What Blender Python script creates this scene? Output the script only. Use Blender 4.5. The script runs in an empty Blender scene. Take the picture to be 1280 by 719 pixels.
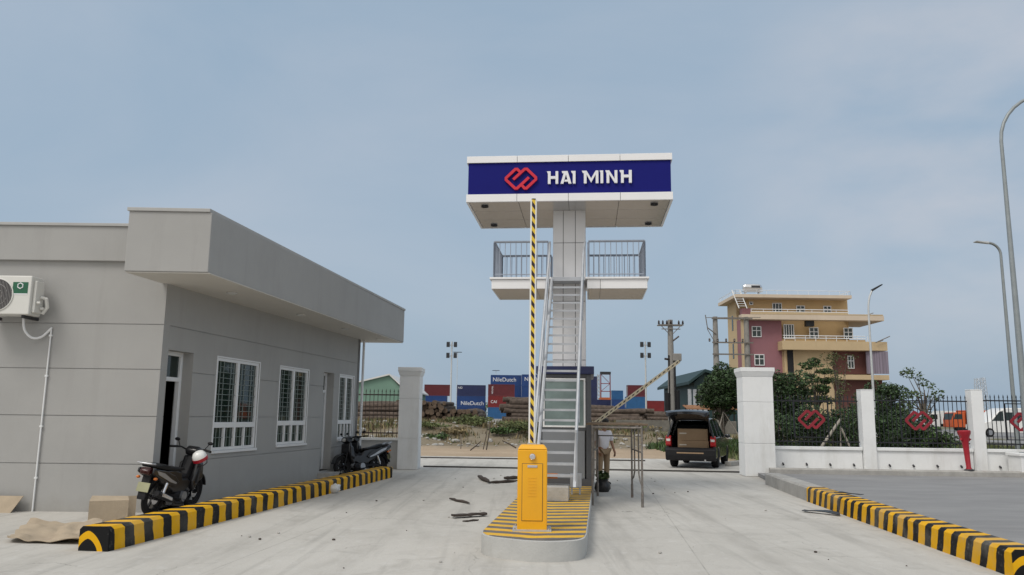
import bpy, bmesh, math, random
from mathutils import Vector, Matrix, noise as mnoise
random.seed(7)
R = math.radians
sc = bpy.context.scene
COL = sc.collection

# ------------------------------------------------------------------ camera
F = 1000.0; PIT = R(9.2); ROLL = R(.7); EYE = 1.55
cam = bpy.data.cameras.new('camera'); cam.sensor_width = 36; cam.lens = 36 * F / 1280
cam.clip_start = .05; cam.clip_end = 6000
co = bpy.data.objects.new('camera', cam); COL.objects.link(co)
co.matrix_world = Matrix.Translation((0, 0, EYE)) @ Matrix.Rotation(R(90) + PIT, 4, 'X') @ Matrix.Rotation(ROLL, 4, 'Z')
sc.camera = co

def ray(x, y):
    a = (x - 640) / F; b = (359.5 - y) / F
    c, s = math.cos(ROLL), math.sin(ROLL)
    a, b = a * c - b * s, a * s + b * c
    cp, sp = math.cos(PIT), math.sin(PIT)
    return Vector((a, cp - b * sp, sp + b * cp))
def W(x, y, Y):                       # surveyed point at distance Y in front of the camera station
    r = ray(x, y); return Vector((0, 0, EYE)) + r * (Y / r.y)
def G(x, y, z=0.0):                   # surveyed point on level z
    r = ray(x, y); return Vector((0, 0, EYE)) + r * ((z - EYE) / r.z)

# ------------------------------------------------------------------ mesh builder
class MB:
    def __init__(s): s.v = []; s.f = []; s.m = []
    def add(s, vs, fs, mi=0):
        o = len(s.v); s.v += [tuple(p) for p in vs]
        for f in fs: s.f.append([i + o for i in f]); s.m.append(mi)
        return s
    def hexa(s, p, mi=0):
        return s.add(p, [(0,3,2,1),(4,5,6,7),(0,1,5,4),(1,2,6,5),(2,3,7,6),(3,0,4,7)], mi)
    def box(s, x0, x1, y0, y1, z0, z1, mi=0):
        return s.hexa([(x0,y0,z0),(x1,y0,z0),(x1,y1,z0),(x0,y1,z0),(x0,y0,z1),(x1,y0,z1),(x1,y1,z1),(x0,y1,z1)], mi)
    def prism(s, poly, a0, a1, axis='z', mi=0):
        n = len(poly)
        def P(p, a):
            if axis == 'z': return (p[0], p[1], a)
            if axis == 'y': return (p[0], a, p[1])
            return (a, p[0], p[1])
        vs = [P(p, a0) for p in poly] + [P(p, a1) for p in poly]
        fs = [tuple(range(n))[::-1], tuple(range(n, 2*n))] + [(i, (i+1) % n, n + (i+1) % n, n + i) for i in range(n)]
        return s.add(vs, fs, mi)
    def tube(s, path, r, n=8, mi=0, closed=False):
        path = [Vector(p) for p in path]; k = len(path)
        rs = r if isinstance(r, (list, tuple)) else [r] * k
        vs = []; up = None
        for i, p in enumerate(path):
            if closed: t = path[(i+1) % k] - path[i-1]
            else: t = path[min(i+1, k-1)] - path[max(i-1, 0)]
            t.normalize()
            if up is None:
                up = Vector((0,0,1)) if abs(t.z) < .9 else Vector((1,0,0))
            a = t.cross(up); 
            if a.length < 1e-6: a = t.orthogonal()
            a.normalize(); b = a.cross(t).normalized(); up = b
            for j in range(n):
                an = 2*math.pi*j/n
                vs.append(p + (a*math.cos(an) + b*math.sin(an)) * rs[i])
        fs = []
        for i in range(k if closed else k-1):
            for j in range(n):
                i2 = (i+1) % k
                fs.append((i*n+j, i*n+(j+1) % n, i2*n+(j+1) % n, i2*n+j))
        if not closed: fs += [tuple(range(n))[::-1], tuple((k-1)*n+j for j in range(n))]
        return s.add(vs, fs, mi)
    def cyl(s, p0, p1, r0, r1=None, n=16, mi=0):
        return s.tube([p0, p1], [r0, r0 if r1 is None else r1], n, mi)
    def lathe(s, prof, c=(0,0,0), axis='z', n=24, mi=0):
        c = Vector(c); vs = []
        for r, h in prof:
            for j in range(n):
                a = 2*math.pi*j/n; u, w = r*math.cos(a), r*math.sin(a)
                vs.append(c + (Vector((u, w, h)) if axis == 'z' else Vector((u, h, w)) if axis == 'y' else Vector((h, u, w))))
        k = len(prof); fs = []
        for i in range(k-1):
            for j in range(n): fs.append((i*n+j, i*n+(j+1) % n, (i+1)*n+(j+1) % n, (i+1)*n+j))
        fs += [tuple(range(n))[::-1], tuple((k-1)*n+j for j in range(n))]
        return s.add(vs, fs, mi)
    def ell(s, c, rx, ry, rz, nu=14, nv=8, mi=0):
        prof = []
        vs = [(c[0], c[1], c[2]-rz)]; 
        for i in range(1, nv):
            t = math.pi*i/nv - math.pi/2
            for j in range(nu):
                a = 2*math.pi*j/nu
                vs.append((c[0]+rx*math.cos(t)*math.cos(a), c[1]+ry*math.cos(t)*math.sin(a), c[2]+rz*math.sin(t)))
        vs.append((c[0], c[1], c[2]+rz)); fs = []
        for j in range(nu): fs.append((0, 1+(j+1) % nu, 1+j))
        for i in range(nv-2):
            for j in range(nu): fs.append((1+i*nu+j, 1+i*nu+(j+1) % nu, 1+(i+1)*nu+(j+1) % nu, 1+(i+1)*nu+j))
        top = len(vs)-1; b = 1+(nv-2)*nu
        for j in range(nu): fs.append((b+j, b+(j+1) % nu, top))
        return s.add(vs, fs, mi)
    def build(s, name, mats, parent=None, smooth=None, bevel=0, seg=2, recalc=True):
        me = bpy.data.meshes.new(name); me.from_pydata(s.v, [], s.f)
        if not isinstance(mats, (list, tuple)): mats = [mats]
        for m in mats: me.materials.append(m)
        me.polygons.foreach_set('material_index', s.m)
        if recalc:
            b = bmesh.new(); b.from_mesh(me); bmesh.ops.recalc_face_normals(b, faces=b.faces); b.to_mesh(me); b.free()
        if smooth is not None:
            me.polygons.foreach_set('use_smooth', [True]*len(me.polygons)); me.set_sharp_from_angle(angle=R(smooth))
        o = bpy.data.objects.new(name, me); COL.objects.link(o)
        if parent: o.parent = parent
        if bevel:
            md = o.modifiers.new('bevel', 'BEVEL'); md.width = bevel; md.segments = seg; md.limit_method = 'ANGLE'; md.angle_limit = R(35)
            md.harden_normals = False
        return o

def tag(o, label=None, cat=None, group=None, kind=None):
    if label: o['label'] = label
    if cat: o['category'] = cat
    if group: o['group'] = group
    if kind: o['kind'] = kind
    return o
def thing(name, label, cat, loc=(0,0,0), rz=0, group=None):
    o = bpy.data.objects.new(name, None); COL.objects.link(o); o.empty_display_size = .3
    o.location = loc; o.rotation_euler = (0, 0, rz)
    return tag(o, label, cat, group)
def dup(root, loc, rz=0, label=None, group=None):
    def cp(o, par):
        c = o.copy(); COL.objects.link(c)
        if par: c.parent = par
        for ch in [x for x in allobj if x.parent == o]: cp(ch, c)
        return c
    allobj = list(COL.objects)
    r = cp(root, None); r.location = loc; r.rotation_euler = (0, 0, rz)
    if label: r['label'] = label
    if group: r['group'] = group
    return r

# ------------------------------------------------------------------ materials
def L(nt, a, b): nt.links.new(a, b)
def mat(name, col, rough=.6, metal=0, var=.12, scale=4, bump=0, bscale=40, spec=.5, streak=0, dirt=None, dirt_amt=0, island=0, coat=0, stretch=None):
    m = bpy.data.materials.new(name); m.use_nodes = True; nt = m.node_tree; N = nt.nodes
    p = N['Principled BSDF']; p.inputs['Roughness'].default_value = rough; p.inputs['Metallic'].default_value = metal
    p.inputs['Specular IOR Level'].default_value = spec; p.inputs['Coat Weight'].default_value = coat
    tc = N.new('ShaderNodeTexCoord'); vec = tc.outputs['Object']
    if stretch:
        mp = N.new('ShaderNodeMapping'); mp.inputs['Scale'].default_value = stretch; L(nt, vec, mp.inputs['Vector']); vec = mp.outputs[0]
    nz = N.new('ShaderNodeTexNoise'); nz.inputs['Scale'].default_value = scale; nz.inputs['Detail'].default_value = 7; nz.inputs['Roughness'].default_value = .65
    L(nt, vec, nz.inputs['Vector'])
    mx = N.new('ShaderNodeMix'); mx.data_type = 'RGBA'
    c = Vector(col[:3]); d = c*(1-var); e = c*(1+var)
    mx.inputs[6].default_value = (*d, 1); mx.inputs[7].default_value = (*e, 1)
    rm = N.new('ShaderNodeMapRange'); rm.inputs[1].default_value = .3; rm.inputs[2].default_value = .7
    L(nt, nz.outputs['Fac'], rm.inputs[0]); L(nt, rm.outputs[0], mx.inputs[0])
    out = mx.outputs[2]
    if dirt_amt:
        n2 = N.new('ShaderNodeTexNoise'); n2.inputs['Scale'].default_value = scale*.6; n2.inputs['Detail'].default_value = 8; n2.inputs['Roughness'].default_value = .75
        v2 = tc.outputs['Object']
        if streak:
            mp2 = N.new('ShaderNodeMapping'); mp2.inputs['Scale'].default_value = (1, 1, 1/(1+streak)); L(nt, v2, mp2.inputs['Vector']); v2 = mp2.outputs[0]
        L(nt, v2, n2.inputs['Vector'])
        r2 = N.new('ShaderNodeMapRange'); r2.inputs[1].default_value = .52; r2.inputs[2].default_value = .75; r2.inputs[4].default_value = dirt_amt
        L(nt, n2.outputs['Fac'], r2.inputs[0])
        m2 = N.new('ShaderNodeMix'); m2.data_type = 'RGBA'; L(nt, r2.outputs[0], m2.inputs[0]); L(nt, out, m2.inputs[6])
        m2.inputs[7].default_value = (*(dirt or (.15,.13,.1)), 1); out = m2.outputs[2]
    if island:
        g = N.new('ShaderNodeNewGeometry'); hs = N.new('ShaderNodeHueSaturation')
        r3 = N.new('ShaderNodeMapRange'); r3.inputs[3].default_value = 1-island; r3.inputs[4].default_value = 1+island
        L(nt, g.outputs['Random Per Island'], r3.inputs[0]); L(nt, r3.outputs[0], hs.inputs['Value']); L(nt, out, hs.inputs['Color']); out = hs.outputs[0]
    L(nt, out, p.inputs['Base Color'])
    if bump:
        n4 = N.new('ShaderNodeTexNoise'); n4.inputs['Scale'].default_value = bscale; n4.inputs['Detail'].default_value = 5; L(nt, tc.outputs['Object'], n4.inputs['Vector'])
        bp = N.new('ShaderNodeBump'); bp.inputs['Strength'].default_value = bump; bp.inputs['Distance'].default_value = .02
        L(nt, n4.outputs['Fac'], bp.inputs['Height']); L(nt, bp.outputs[0], p.inputs['Normal'])
    return m

class NT:                              # tiny node helper
    def __init__(s, name):
        s.m = bpy.data.materials.new(name); s.m.use_nodes = True; s.t = s.m.node_tree; s.p = s.t.nodes['Principled BSDF']
        s.tc = s.t.nodes.new('ShaderNodeTexCoord')
        s.sep = s.t.nodes.new('ShaderNodeSeparateXYZ'); L(s.t, s.tc.outputs['Object'], s.sep.inputs[0])
        s.X, s.Y, s.Z = s.sep.outputs
    def _set(s, n, i, v):
        if hasattr(v, 'is_linked'): L(s.t, v, n.inputs[i])
        else: n.inputs[i].default_value = v
    def math(s, op, a, b=0, c=0):
        n = s.t.nodes.new('ShaderNodeMath'); n.operation = op
        for i, v in enumerate((a, b, c)): s._set(n, i, v)
        return n.outputs[0]
    def noise(s, scale, detail=6, rough=.6, stretch=None, dist=0):
        n = s.t.nodes.new('ShaderNodeTexNoise'); n.inputs['Scale'].default_value = scale; n.inputs['Detail'].default_value = detail
        n.inputs['Roughness'].default_value = rough; n.inputs['Distortion'].default_value = dist
        v = s.tc.outputs['Object']
        if stretch:
            mp = s.t.nodes.new('ShaderNodeMapping'); mp.inputs['Scale'].default_value = stretch; L(s.t, v, mp.inputs['Vector']); v = mp.outputs[0]
        L(s.t, v, n.inputs['Vector']); return n.outputs['Fac']
    def rng(s, v, a, b, c=0, d=1):
        n = s.t.nodes.new('ShaderNodeMapRange'); s._set(n, 0, v)
        for i, k in enumerate((a, b, c, d)): n.inputs[i+1].default_value = k
        return n.outputs[0]
    def mix(s, f, a, b):
        n = s.t.nodes.new('ShaderNodeMix'); n.data_type = 'RGBA'; s._set(n, 0, f)
        for i, v in ((6, a), (7, b)):
            if hasattr(v, 'is_linked'): L(s.t, v, n.inputs[i])
            else: n.inputs[i].default_value = (*v, 1)
        return n.outputs[2]
    def bump(s, h, strength=.3, dist=.02):
        b = s.t.nodes.new('ShaderNodeBump'); b.inputs['Strength'].default_value = strength; b.inputs['Distance'].default_value = dist
        L(s.t, h, b.inputs['Height']); L(s.t, b.outputs[0], s.p.inputs['Normal'])
    def done(s, col, rough=.7, spec=.3):
        L(s.t, col, s.p.inputs['Base Color']); s.p.inputs['Specular IOR Level'].default_value = spec; s._set(s.p, 'Roughness', rough); return s.m

YEL = (.80, .43, .010); BLK = (.011, .011, .012)
def stripe_mat(name, period, duty, slz, slx, absx=False, a=YEL, b=BLK, wear=.5, wearcol=(.38,.37,.34)):
    n = NT(name)
    x = n.math('ABSOLUTE', n.X) if absx else n.X
    u = n.math('ADD', n.Y, n.math('ADD', n.math('MULTIPLY', n.Z, slz), n.math('MULTIPLY', x, slx)))
    u = n.math('ADD', u, n.math('ADD', n.math('MULTIPLY', n.math('SUBTRACT', n.noise(9, 3), .5), .05), n.math('MULTIPLY', n.math('SUBTRACT', n.noise(.9, 2), .5), .22)))
    fr = n.math('FRACT', n.math('DIVIDE', n.math('ADD', u, 50), period))
    st = n.math('GREATER_THAN', fr, duty)
    ya = n.mix(n.rng(n.noise(3, 8), .3, .7), [c*.8 for c in a], a)
    col = n.mix(st, ya, n.mix(n.rng(n.noise(5, 8), .35, .7), b, [c*1.3+.002 for c in b]))
    w = n.rng(n.noise(11, 10, .8), .57, .70, 0, wear)
    w2 = n.rng(n.noise(1.7, 6, .6), .47, .72, 0, .5*wear)
    col = n.mix(w2, col, (.33,.31,.27)); col = n.mix(w, col, wearcol)
    n.bump(n.noise(60, 5), .25, .01)
    return n.done(col, .65, .15)

M = {}
def render_wall():
    n = NT('grey_plaster')
    col = n.mix(n.rng(n.noise(.9, 8, .6), .3, .7), (.345,.343,.335), (.385,.382,.372))
    col = n.mix(n.rng(n.noise(.35, 4, .5), .45, .65, 0, .5), col, (.365,.362,.352))
    col = n.mix(n.rng(n.noise(2.6, 9, .75, (1, 1, .10)), .53, .72, 0, .24), col, (.245,.24,.225))      # rain streaks
    col = n.mix(n.rng(n.noise(5, 9, .8), .62, .75, 0, .3), col, (.42,.415,.40))                        # lime bloom
    sp_l = n.math('ADD', n.Z, n.math('MULTIPLY', n.math('SUBTRACT', n.noise(2.2, 9, .75), .5), .9))
    col = n.mix(n.rng(sp_l, .30, -.12, 0, .5), col, (.27,.255,.225))                                     # mud splashes
    n.bump(n.math('ADD', n.noise(120, 4), n.math('MULTIPLY', n.noise(2.5, 4), 1.5)), .14, .02)
    return n.done(col, .88)
M['wall'] = render_wall()
M['coping'] = mat('grey_coping', (.40,.40,.39), .8, var=.08, scale=2)
M['white_plaster'] = mat('white_plaster', (.79,.80,.80), .8, var=.05, scale=1.5, bump=.1, bscale=90, dirt=(.42,.40,.35), dirt_amt=.45, streak=4)
M['light_plaster'] = mat('light_grey_plaster', (.74,.745,.74), .8, var=.05, scale=1.5, bump=.1, bscale=90, dirt=(.40,.38,.34), dirt_amt=.45, streak=4)
M['soffit'] = mat('soffit_plaster', (.52,.50,.46), .8, var=.05, scale=1)
M['pvc'] = mat('white_pvc', (.74,.75,.76), .35, var=.04, scale=3)
M['glass'] = mat('dark_glass', (.012,.024,.020), .04, var=.3, scale=.8, spec=.6)
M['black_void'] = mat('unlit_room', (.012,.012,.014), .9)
M['door_grey'] = mat('pale_grey_door', (.36,.38,.38), .4, var=.05)
M['grille'] = mat('painted_grille', (.20,.24,.23), .5, var=.1)
M['acp'] = mat('silver_composite_panel', (.70,.70,.71), .35, .0, var=.04, scale=.9, dirt=(.5,.49,.47), dirt_amt=.2, streak=3)
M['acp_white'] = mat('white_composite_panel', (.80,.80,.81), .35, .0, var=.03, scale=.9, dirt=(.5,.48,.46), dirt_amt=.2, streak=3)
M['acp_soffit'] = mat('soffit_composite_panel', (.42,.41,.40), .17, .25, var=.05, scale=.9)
M['seam'] = mat('dark_seam', (.04,.04,.045), .7)
M['blue_sign'] = mat('navy_sign_panel', (.010,.012,.155), .6, var=.08, scale=.8, spec=.1)
M['letter'] = mat('white_letter', (.78,.79,.82), .35, var=.03)
M['emblem_red'] = mat('red_emblem', (.58,.012,.035), .35, var=.06)
M['emblem_dark'] = mat('dull_red_emblem', (.26,.012,.025), .5, var=.15)
M['galv'] = mat('galvanised_steel', (.43,.45,.48), .45, .2, var=.12, scale=6, dirt=(.3,.29,.27), dirt_amt=.3)
M['galv_blue'] = mat('blue_grey_railing', (.34,.38,.45), .45, .1, var=.1, scale=5)
M['yel'] = mat('yellow_powder_coat', (.80,.39,.004), .33, var=.05, scale=3, dirt=(.45,.25,.03), dirt_amt=.18, streak=3, coat=.2)
M['chrome'] = mat('chrome', (.7,.7,.72), .18, .95, var=.08)
M['booth'] = mat('grey_booth_panel', (.20,.215,.235), .45, .1, var=.06, scale=1.2)
M['booth_dark'] = mat('dark_booth_frame', (.085,.09,.10), .4, .2, var=.08)
M['booth_glass'] = mat('booth_glass', (.16,.215,.21), .1, var=.3, scale=1.1, spec=.6)
M['navy'] = mat('navy_band', (.015,.022,.085), .4)
M['conc_block'] = mat('raw_concrete', (.36,.35,.33), .9, var=.16, scale=3, bump=.4, bscale=30, dirt=(.2,.18,.15), dirt_amt=.6)
M['conc_side'] = mat('smooth_concrete_side', (.45,.45,.435), .85, var=.08, scale=2.5, bump=.2, bscale=40, dirt=(.3,.28,.25), dirt_amt=.4)
M['rust'] = mat('rusty_steel', (.20,.185,.17), .75, .3, var=.35, scale=14, dirt=(.22,.11,.06), dirt_amt=.6)
M['black_iron'] = mat('black_iron', (.016,.017,.022), .5, .2, var=.2, scale=8)
M['brown_iron'] = mat('brown_black_iron', (.04,.025,.022), .55, .2, var=.25, scale=8)
M['rubber'] = mat('tyre_rubber', (.016,.016,.017), .85, spec=.2, var=.2, scale=12, bump=.3, bscale=60)
M['alloy'] = mat('alloy', (.35,.36,.38), .35, .7, var=.1)
M['bike_black'] = mat('black_bike_paint', (.010,.010,.012), .3, var=.2, coat=.25)
M['bike_matt'] = mat('matt_black_plastic', (.014,.014,.016), .6, spec=.25, var=.2)
M['bike_seat'] = mat('black_seat_vinyl', (.012,.012,.013), .6, spec=.2, bump=.15, bscale=150)
M['silver_paint'] = mat('silver_paint', (.42,.43,.45), .3, .5, var=.05)
M['red_lens'] = mat('red_lens', (.35,.012,.015), .15, var=.1)
M['dark_lens'] = mat('dark_red_lens', (.05,.012,.012), .15, var=.1)
M['orange_lens'] = mat('orange_lens', (.6,.17,.03), .2)
M['white_lens'] = mat('clear_lens', (.6,.6,.58), .12)
M['plate_y'] = mat('pale_plate', (.33,.33,.20), .7)
M['white_paint'] = mat('white_gloss', (.78,.78,.76), .25, coat=.4, var=.03)
M['red_paint'] = mat('red_gloss', (.34,.008,.02), .4, coat=.15, var=.1, scale=6)
M['car'] = mat('black_car_paint', (.014,.015,.018), .2, .2, var=.1, coat=.6, dirt=(.12,.11,.1), dirt_amt=.2)
M['car_in'] = mat('car_interior', (.016,.016,.017), .8)
M['card'] = mat('cardboard', (.34,.235,.145), .9, var=.1, scale=2, bump=.15, bscale=60, dirt=(.22,.15,.09), dirt_amt=.4)
M['card_pale'] = mat('weathered_cardboard', (.40,.325,.235), .9, var=.14, scale=2, bump=.25, bscale=40, dirt=(.24,.18,.13), dirt_amt=.6)
M['tape'] = mat('pale_tape', (.6,.56,.48), .5)
M['wood'] = mat('weathered_wood', (.15,.11,.075), .9, var=.3, scale=3, bump=.4, bscale=30, stretch=(1,8,8))
M['dark_wood'] = mat('dark_rotten_wood', (.055,.042,.035), .9, var=.35, scale=5, bump=.5, bscale=30)
M['bark'] = mat('bark', (.092,.070,.056), .95, var=.55, scale=4, bump=.7, bscale=14)
M['log_end'] = mat('sawn_log_end', (.10,.07,.048), .9, var=.5, scale=3)
M['pale_timber'] = mat('pale_timber', (.34,.31,.27), .9, var=.2, scale=4)
M['trunk'] = mat('tree_bark', (.13,.11,.09), .95, var=.3, scale=6, bump=.6, bscale=20)
M['leaf_dark'] = mat('dark_leaf', (.031,.062,.019), .6, var=.45, scale=1.6, island=.75)
M['leaf_mid'] = mat('mid_leaf', (.042,.080,.020), .6, var=.4, scale=1.6, island=.7)
M['leaf_light'] = mat('light_leaf', (.065,.105,.028), .6, var=.3, scale=.7, island=.45)
M['leaf_dry'] = mat('dry_grass', (.19,.15,.08), .9, var=.35, scale=.4, island=.5)
M['leaf_scrub'] = mat('scrub_green', (.095,.115,.042), .8, var=.4, scale=.3, island=.5)
M['house_y'] = mat('ochre_wall', (.56,.40,.21), .85, var=.07, scale=.5, dirt=(.3,.21,.12), dirt_amt=.4, streak=3)
M['house_c'] = mat('cream_wall', (.52,.395,.235), .85, var=.07, scale=.5, dirt=(.32,.24,.15), dirt_amt=.4, streak=3)
M['house_p'] = mat('mauve_wall', (.29,.135,.155), .85, var=.08, scale=.5, dirt=(.15,.08,.09), dirt_amt=.4, streak=3)
M['house_slab'] = mat('pale_slab_edge', (.60,.50,.39), .8, var=.06, scale=.5, dirt=(.3,.25,.18), dirt_amt=.4, streak=3)
M['maroon'] = mat('maroon_wall', (.13,.05,.042), .8, var=.12, scale=.8)
M['curtain'] = mat('purple_grey_curtain', (.20,.17,.21), .8, var=.4, scale=1.2, stretch=(5,5,.1))
M['steel_tank'] = mat('stainless_tank', (.72,.73,.74), .2, .9, var=.06)
M['conc_pole'] = mat('concrete_pole', (.25,.24,.225), .9, var=.14, scale=3)
M['porcelain'] = mat('dark_porcelain', (.035,.022,.02), .3)
M['teal'] = mat('teal_sheet', (.011,.036,.038), .6, var=.15, scale=.6, stretch=(8,8,.3))
M['shed_green'] = mat('pale_green_cladding', (.15,.26,.20), .6, var=.08, scale=.3)
M['roof_white'] = mat('pale_metal_roof', (.62,.62,.60), .45, var=.06, scale=.3)
M['lamp_pole'] = mat('lamp_pole_galv', (.27,.30,.31), .5, .3, var=.1, scale=4)
M['lamp_pale'] = mat('pale_mast', (.55,.57,.58), .5, .2, var=.06)
M['lamp_head'] = mat('dark_floodlight', (.022,.024,.028), .6)
M['orange_truck'] = mat('orange_paint', (.55,.10,.02), .4, var=.1)
M['shirt'] = mat('white_shirt', (.62,.61,.65), .85, var=.06, scale=6, bump=.2, bscale=14)
M['khaki'] = mat('khaki_cloth', (.27,.195,.12), .9, var=.1, scale=6, bump=.2, bscale=14)
M['skin'] = mat('skin', (.30,.16,.10), .55, var=.06)
M['hair'] = mat('black_hair', (.012,.011,.011), .6)
M['bag'] = mat('black_plastic_bag', (.014,.014,.015), .35, var=.2, bump=.6, bscale=18)
M['white_plastic'] = mat('white_plastic', (.62,.62,.60), .5, bump=.5, bscale=20)
M['ac_white'] = mat('ivory_enamel', (.66,.655,.62), .4, var=.04, scale=2)
M['ac_green'] = mat('green_label', (.012,.11,.055), .4)
M['fan_grey'] = mat('fan_grille_grey', (.26,.25,.245), .5, var=.2)
M['rail'] = mat('rail_steel', (.075,.07,.065), .6, .4, var=.25, scale=6)
M['rust_sheet'] = mat('rusty_roof_sheet', (.30,.14,.06), .8, var=.3, scale=1.5, stretch=(6,1,1))
M['old_conc'] = mat('weathered_concrete', (.17,.16,.14), .9, var=.25, scale=2, bump=.4, bscale=20)
M['stripe_kerb'] = stripe_mat('painted_kerb_stripes', .41, .52, .10, -.35)
M['stripe_kerb_r'] = stripe_mat('painted_kerb_stripes_slanted', .36, .52, .30, -.3, wear=.8)
M['arm'] = stripe_mat('barrier_arm_stripes', .28, .5, 0, 0)
def arm_mat(name, a, b, half=.022, edge=(.72,.72,.70)):
    n = NT(name)
    u = n.math('ADD', n.Z, n.math('MULTIPLY', n.X, 1.4))
    st = n.math('GREATER_THAN', n.math('FRACT', n.math('DIVIDE', n.math('ADD', u, 50), .128)), .5)
    inner = n.math('LESS_THAN', n.math('ABSOLUTE', n.X), half)
    col = n.mix(inner, edge, n.mix(st, a, b)); return n.done(col, .35)
M['arm'] = arm_mat('barrier_arm_stripes', (.72,.50,.05), (.03,.02,.03))
M['arm_pale'] = arm_mat('faded_barrier_arm_stripes', (.66,.57,.38), (.05,.04,.04), .014, (.68,.60,.44))
def end_mat():
    n = NT('kerb_end_chevron')
    v = n.math('ADD', n.math('DIVIDE', n.math('POWER', n.math('ABSOLUTE', n.math('ADD', n.X, .07)), 1.6), .034), n.math('DIVIDE', n.math('POWER', n.math('MAXIMUM', n.Z, 0), 1.4), .060))
    a = n.math('GREATER_THAN', v, 1.0); b = n.math('LESS_THAN', v, 2.0)
    col = n.mix(n.math('MULTIPLY', a, b), BLK, n.mix(n.rng(n.noise(4, 8), .3, .7), [c*.8 for c in YEL], YEL))
    col = n.mix(n.rng(n.noise(14, 10, .75), .62, .72, 0, .5), col, (.38,.37,.34)); return n.done(col, .65, .15)
M['kerb_end'] = end_mat()
def island_mat():
    n = NT('island_top_stripes')
    u = n.math('SUBTRACT', n.Y, n.math('MULTIPLY', n.math('ABSOLUTE', n.math('ADD', n.X, -.02)), .30))
    u = n.math('ADD', u, n.math('MULTIPLY', n.math('SUBTRACT', n.noise(6, 3), .5), .06))
    st = n.math('GREATER_THAN', n.math('FRACT', n.math('DIVIDE', n.math('ADD', u, 50.08), .37)), .5)
    col = n.mix(st, n.mix(n.rng(n.noise(3, 8), .3, .7), (.62,.36,.03), (.74,.45,.05)), n.mix(n.rng(n.noise(4, 9), .3, .7), (.10,.095,.095), (.17,.16,.155)))
    col = n.mix(n.rng(n.noise(10, 10, .75), .58, .75, 0, .6), col, (.34,.32,.29))
    n.bump(n.noise(50, 5), .25, .01); return n.done(col, .7)
M['island_top'] = island_mat()
def concrete_ground():
    n = NT('yard_concrete')
    big = n.rng(n.noise(.22, 8, .6, dist=.6), .3, .7)
    mid = n.rng(n.noise(1.3, 9, .7, (1, .45, 1)), .3, .72)
    fine = n.noise(40, 6, .7)
    col = n.mix(big, (.46,.443,.408), (.59,.572,.533))
    col = n.mix(n.math('MULTIPLY', mid, .5), col, (.49,.47,.43))
    col = n.mix(n.rng(n.noise(.45, 10, .72, (2.2, .5, 1), 1.0), .5, .72, 0, .6), col, (.36,.345,.315))
    col = n.mix(n.rng(n.noise(1.1, 10, .75, dist=1.2), .53, .70, 0, .6), col, (.33,.315,.285))
    col = n.mix(n.rng(n.noise(3.5, 9, .78), .62, .76, 0, .6), col, (.24,.225,.20))
    col = n.mix(n.rng(n.noise(.8, 6, .6, (7, .3, 1), .4), .53, .72, 0, .6), col, (.34,.33,.305))
    col = n.mix(n.rng(n.noise(5, 7, .7), .55, .7, 0, .5), col, (.62,.61,.59))
    col = n.mix(n.rng(n.noise(22, 4, .5), .69, .76, 0, .8), col, (.16,.145,.125))
    col = n.mix(n.rng(fine, .3, .7, 0, .25), col, (.28,.27,.25))
    tr_ = n.t.nodes.new('ShaderNodeTexWave'); tr_.wave_type = 'BANDS'; tr_.bands_direction = 'X'; tr_.inputs['Scale'].default_value = .21; tr_.inputs['Distortion'].default_value = 5; tr_.inputs['Detail'].default_value = 3; tr_.inputs['Detail Scale'].default_value = .16
    mpt = n.t.nodes.new('ShaderNodeMapping'); mpt.inputs['Scale'].default_value = (1, .25, 1); mpt.inputs['Rotation'].default_value = (0, 0, .2); L(n.t, n.tc.outputs['Object'], mpt.inputs['Vector']); L(n.t, mpt.outputs[0], tr_.inputs['Vector'])
    trk = n.math('MULTIPLY', n.rng(tr_.outputs['Fac'], .86, .97), n.rng(n.noise(1.6, 8, .75, (1, .25, 1)), .40, .66, 0, .55))
    col = n.mix(trk, col, (.30,.285,.26))
    vo = n.t.nodes.new('ShaderNodeTexVoronoi'); vo.feature = 'DISTANCE_TO_EDGE'; vo.inputs['Scale'].default_value = .27
    va = n.t.nodes.new('ShaderNodeVectorMath'); va.operation = 'ADD'; ns_ = n.t.nodes.new('ShaderNodeTexNoise'); ns_.inputs['Scale'].default_value = 1.3; ns_.inputs['Detail'].default_value = 6; L(n.t, n.tc.outputs['Object'], ns_.inputs['Vector'])
    L(n.t, n.tc.outputs['Object'], va.inputs[0]); L(n.t, ns_.outputs['Color'], va.inputs[1]); L(n.t, va.outputs[0], vo.inputs['Vector'])
    crk = n.math('MULTIPLY', n.math('LESS_THAN', vo.outputs['Distance'], .0022), n.rng(n.noise(.4, 5), .5, .62, 0, .6))
    col = n.mix(crk, col, (.17,.16,.14))
    jx = n.math('ABSOLUTE', n.math('SUBTRACT', n.math('FRACT', n.math('DIVIDE', n.math('ADD', n.math('ADD', n.X, n.math('MULTIPLY', n.Y, -.11)), 51.4), 5)), .5))
    jy = n.math('ABSOLUTE', n.math('SUBTRACT', n.math('FRACT', n.math('DIVIDE', n.math('ADD', n.math('ADD', n.Y, n.math('MULTIPLY', n.X, .09)), 50.6), 6)), .5))
    j = n.math('MAXIMUM', n.math('LESS_THAN', jx, .0016), n.math('LESS_THAN', jy, .0013))
    col = n.mix(n.math('MULTIPLY', j, n.rng(n.noise(2, 6), .35, .65, .1, .55)), col, (.2,.19,.17))
    n.bump(n.math('ADD', n.math('MULTIPLY', n.noise(7, 8, .7), .7), n.math('MULTIPLY', fine, .35)), .3, .02)
    return n.done(col, .88)
M['ground_conc'] = concrete_ground()
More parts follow.
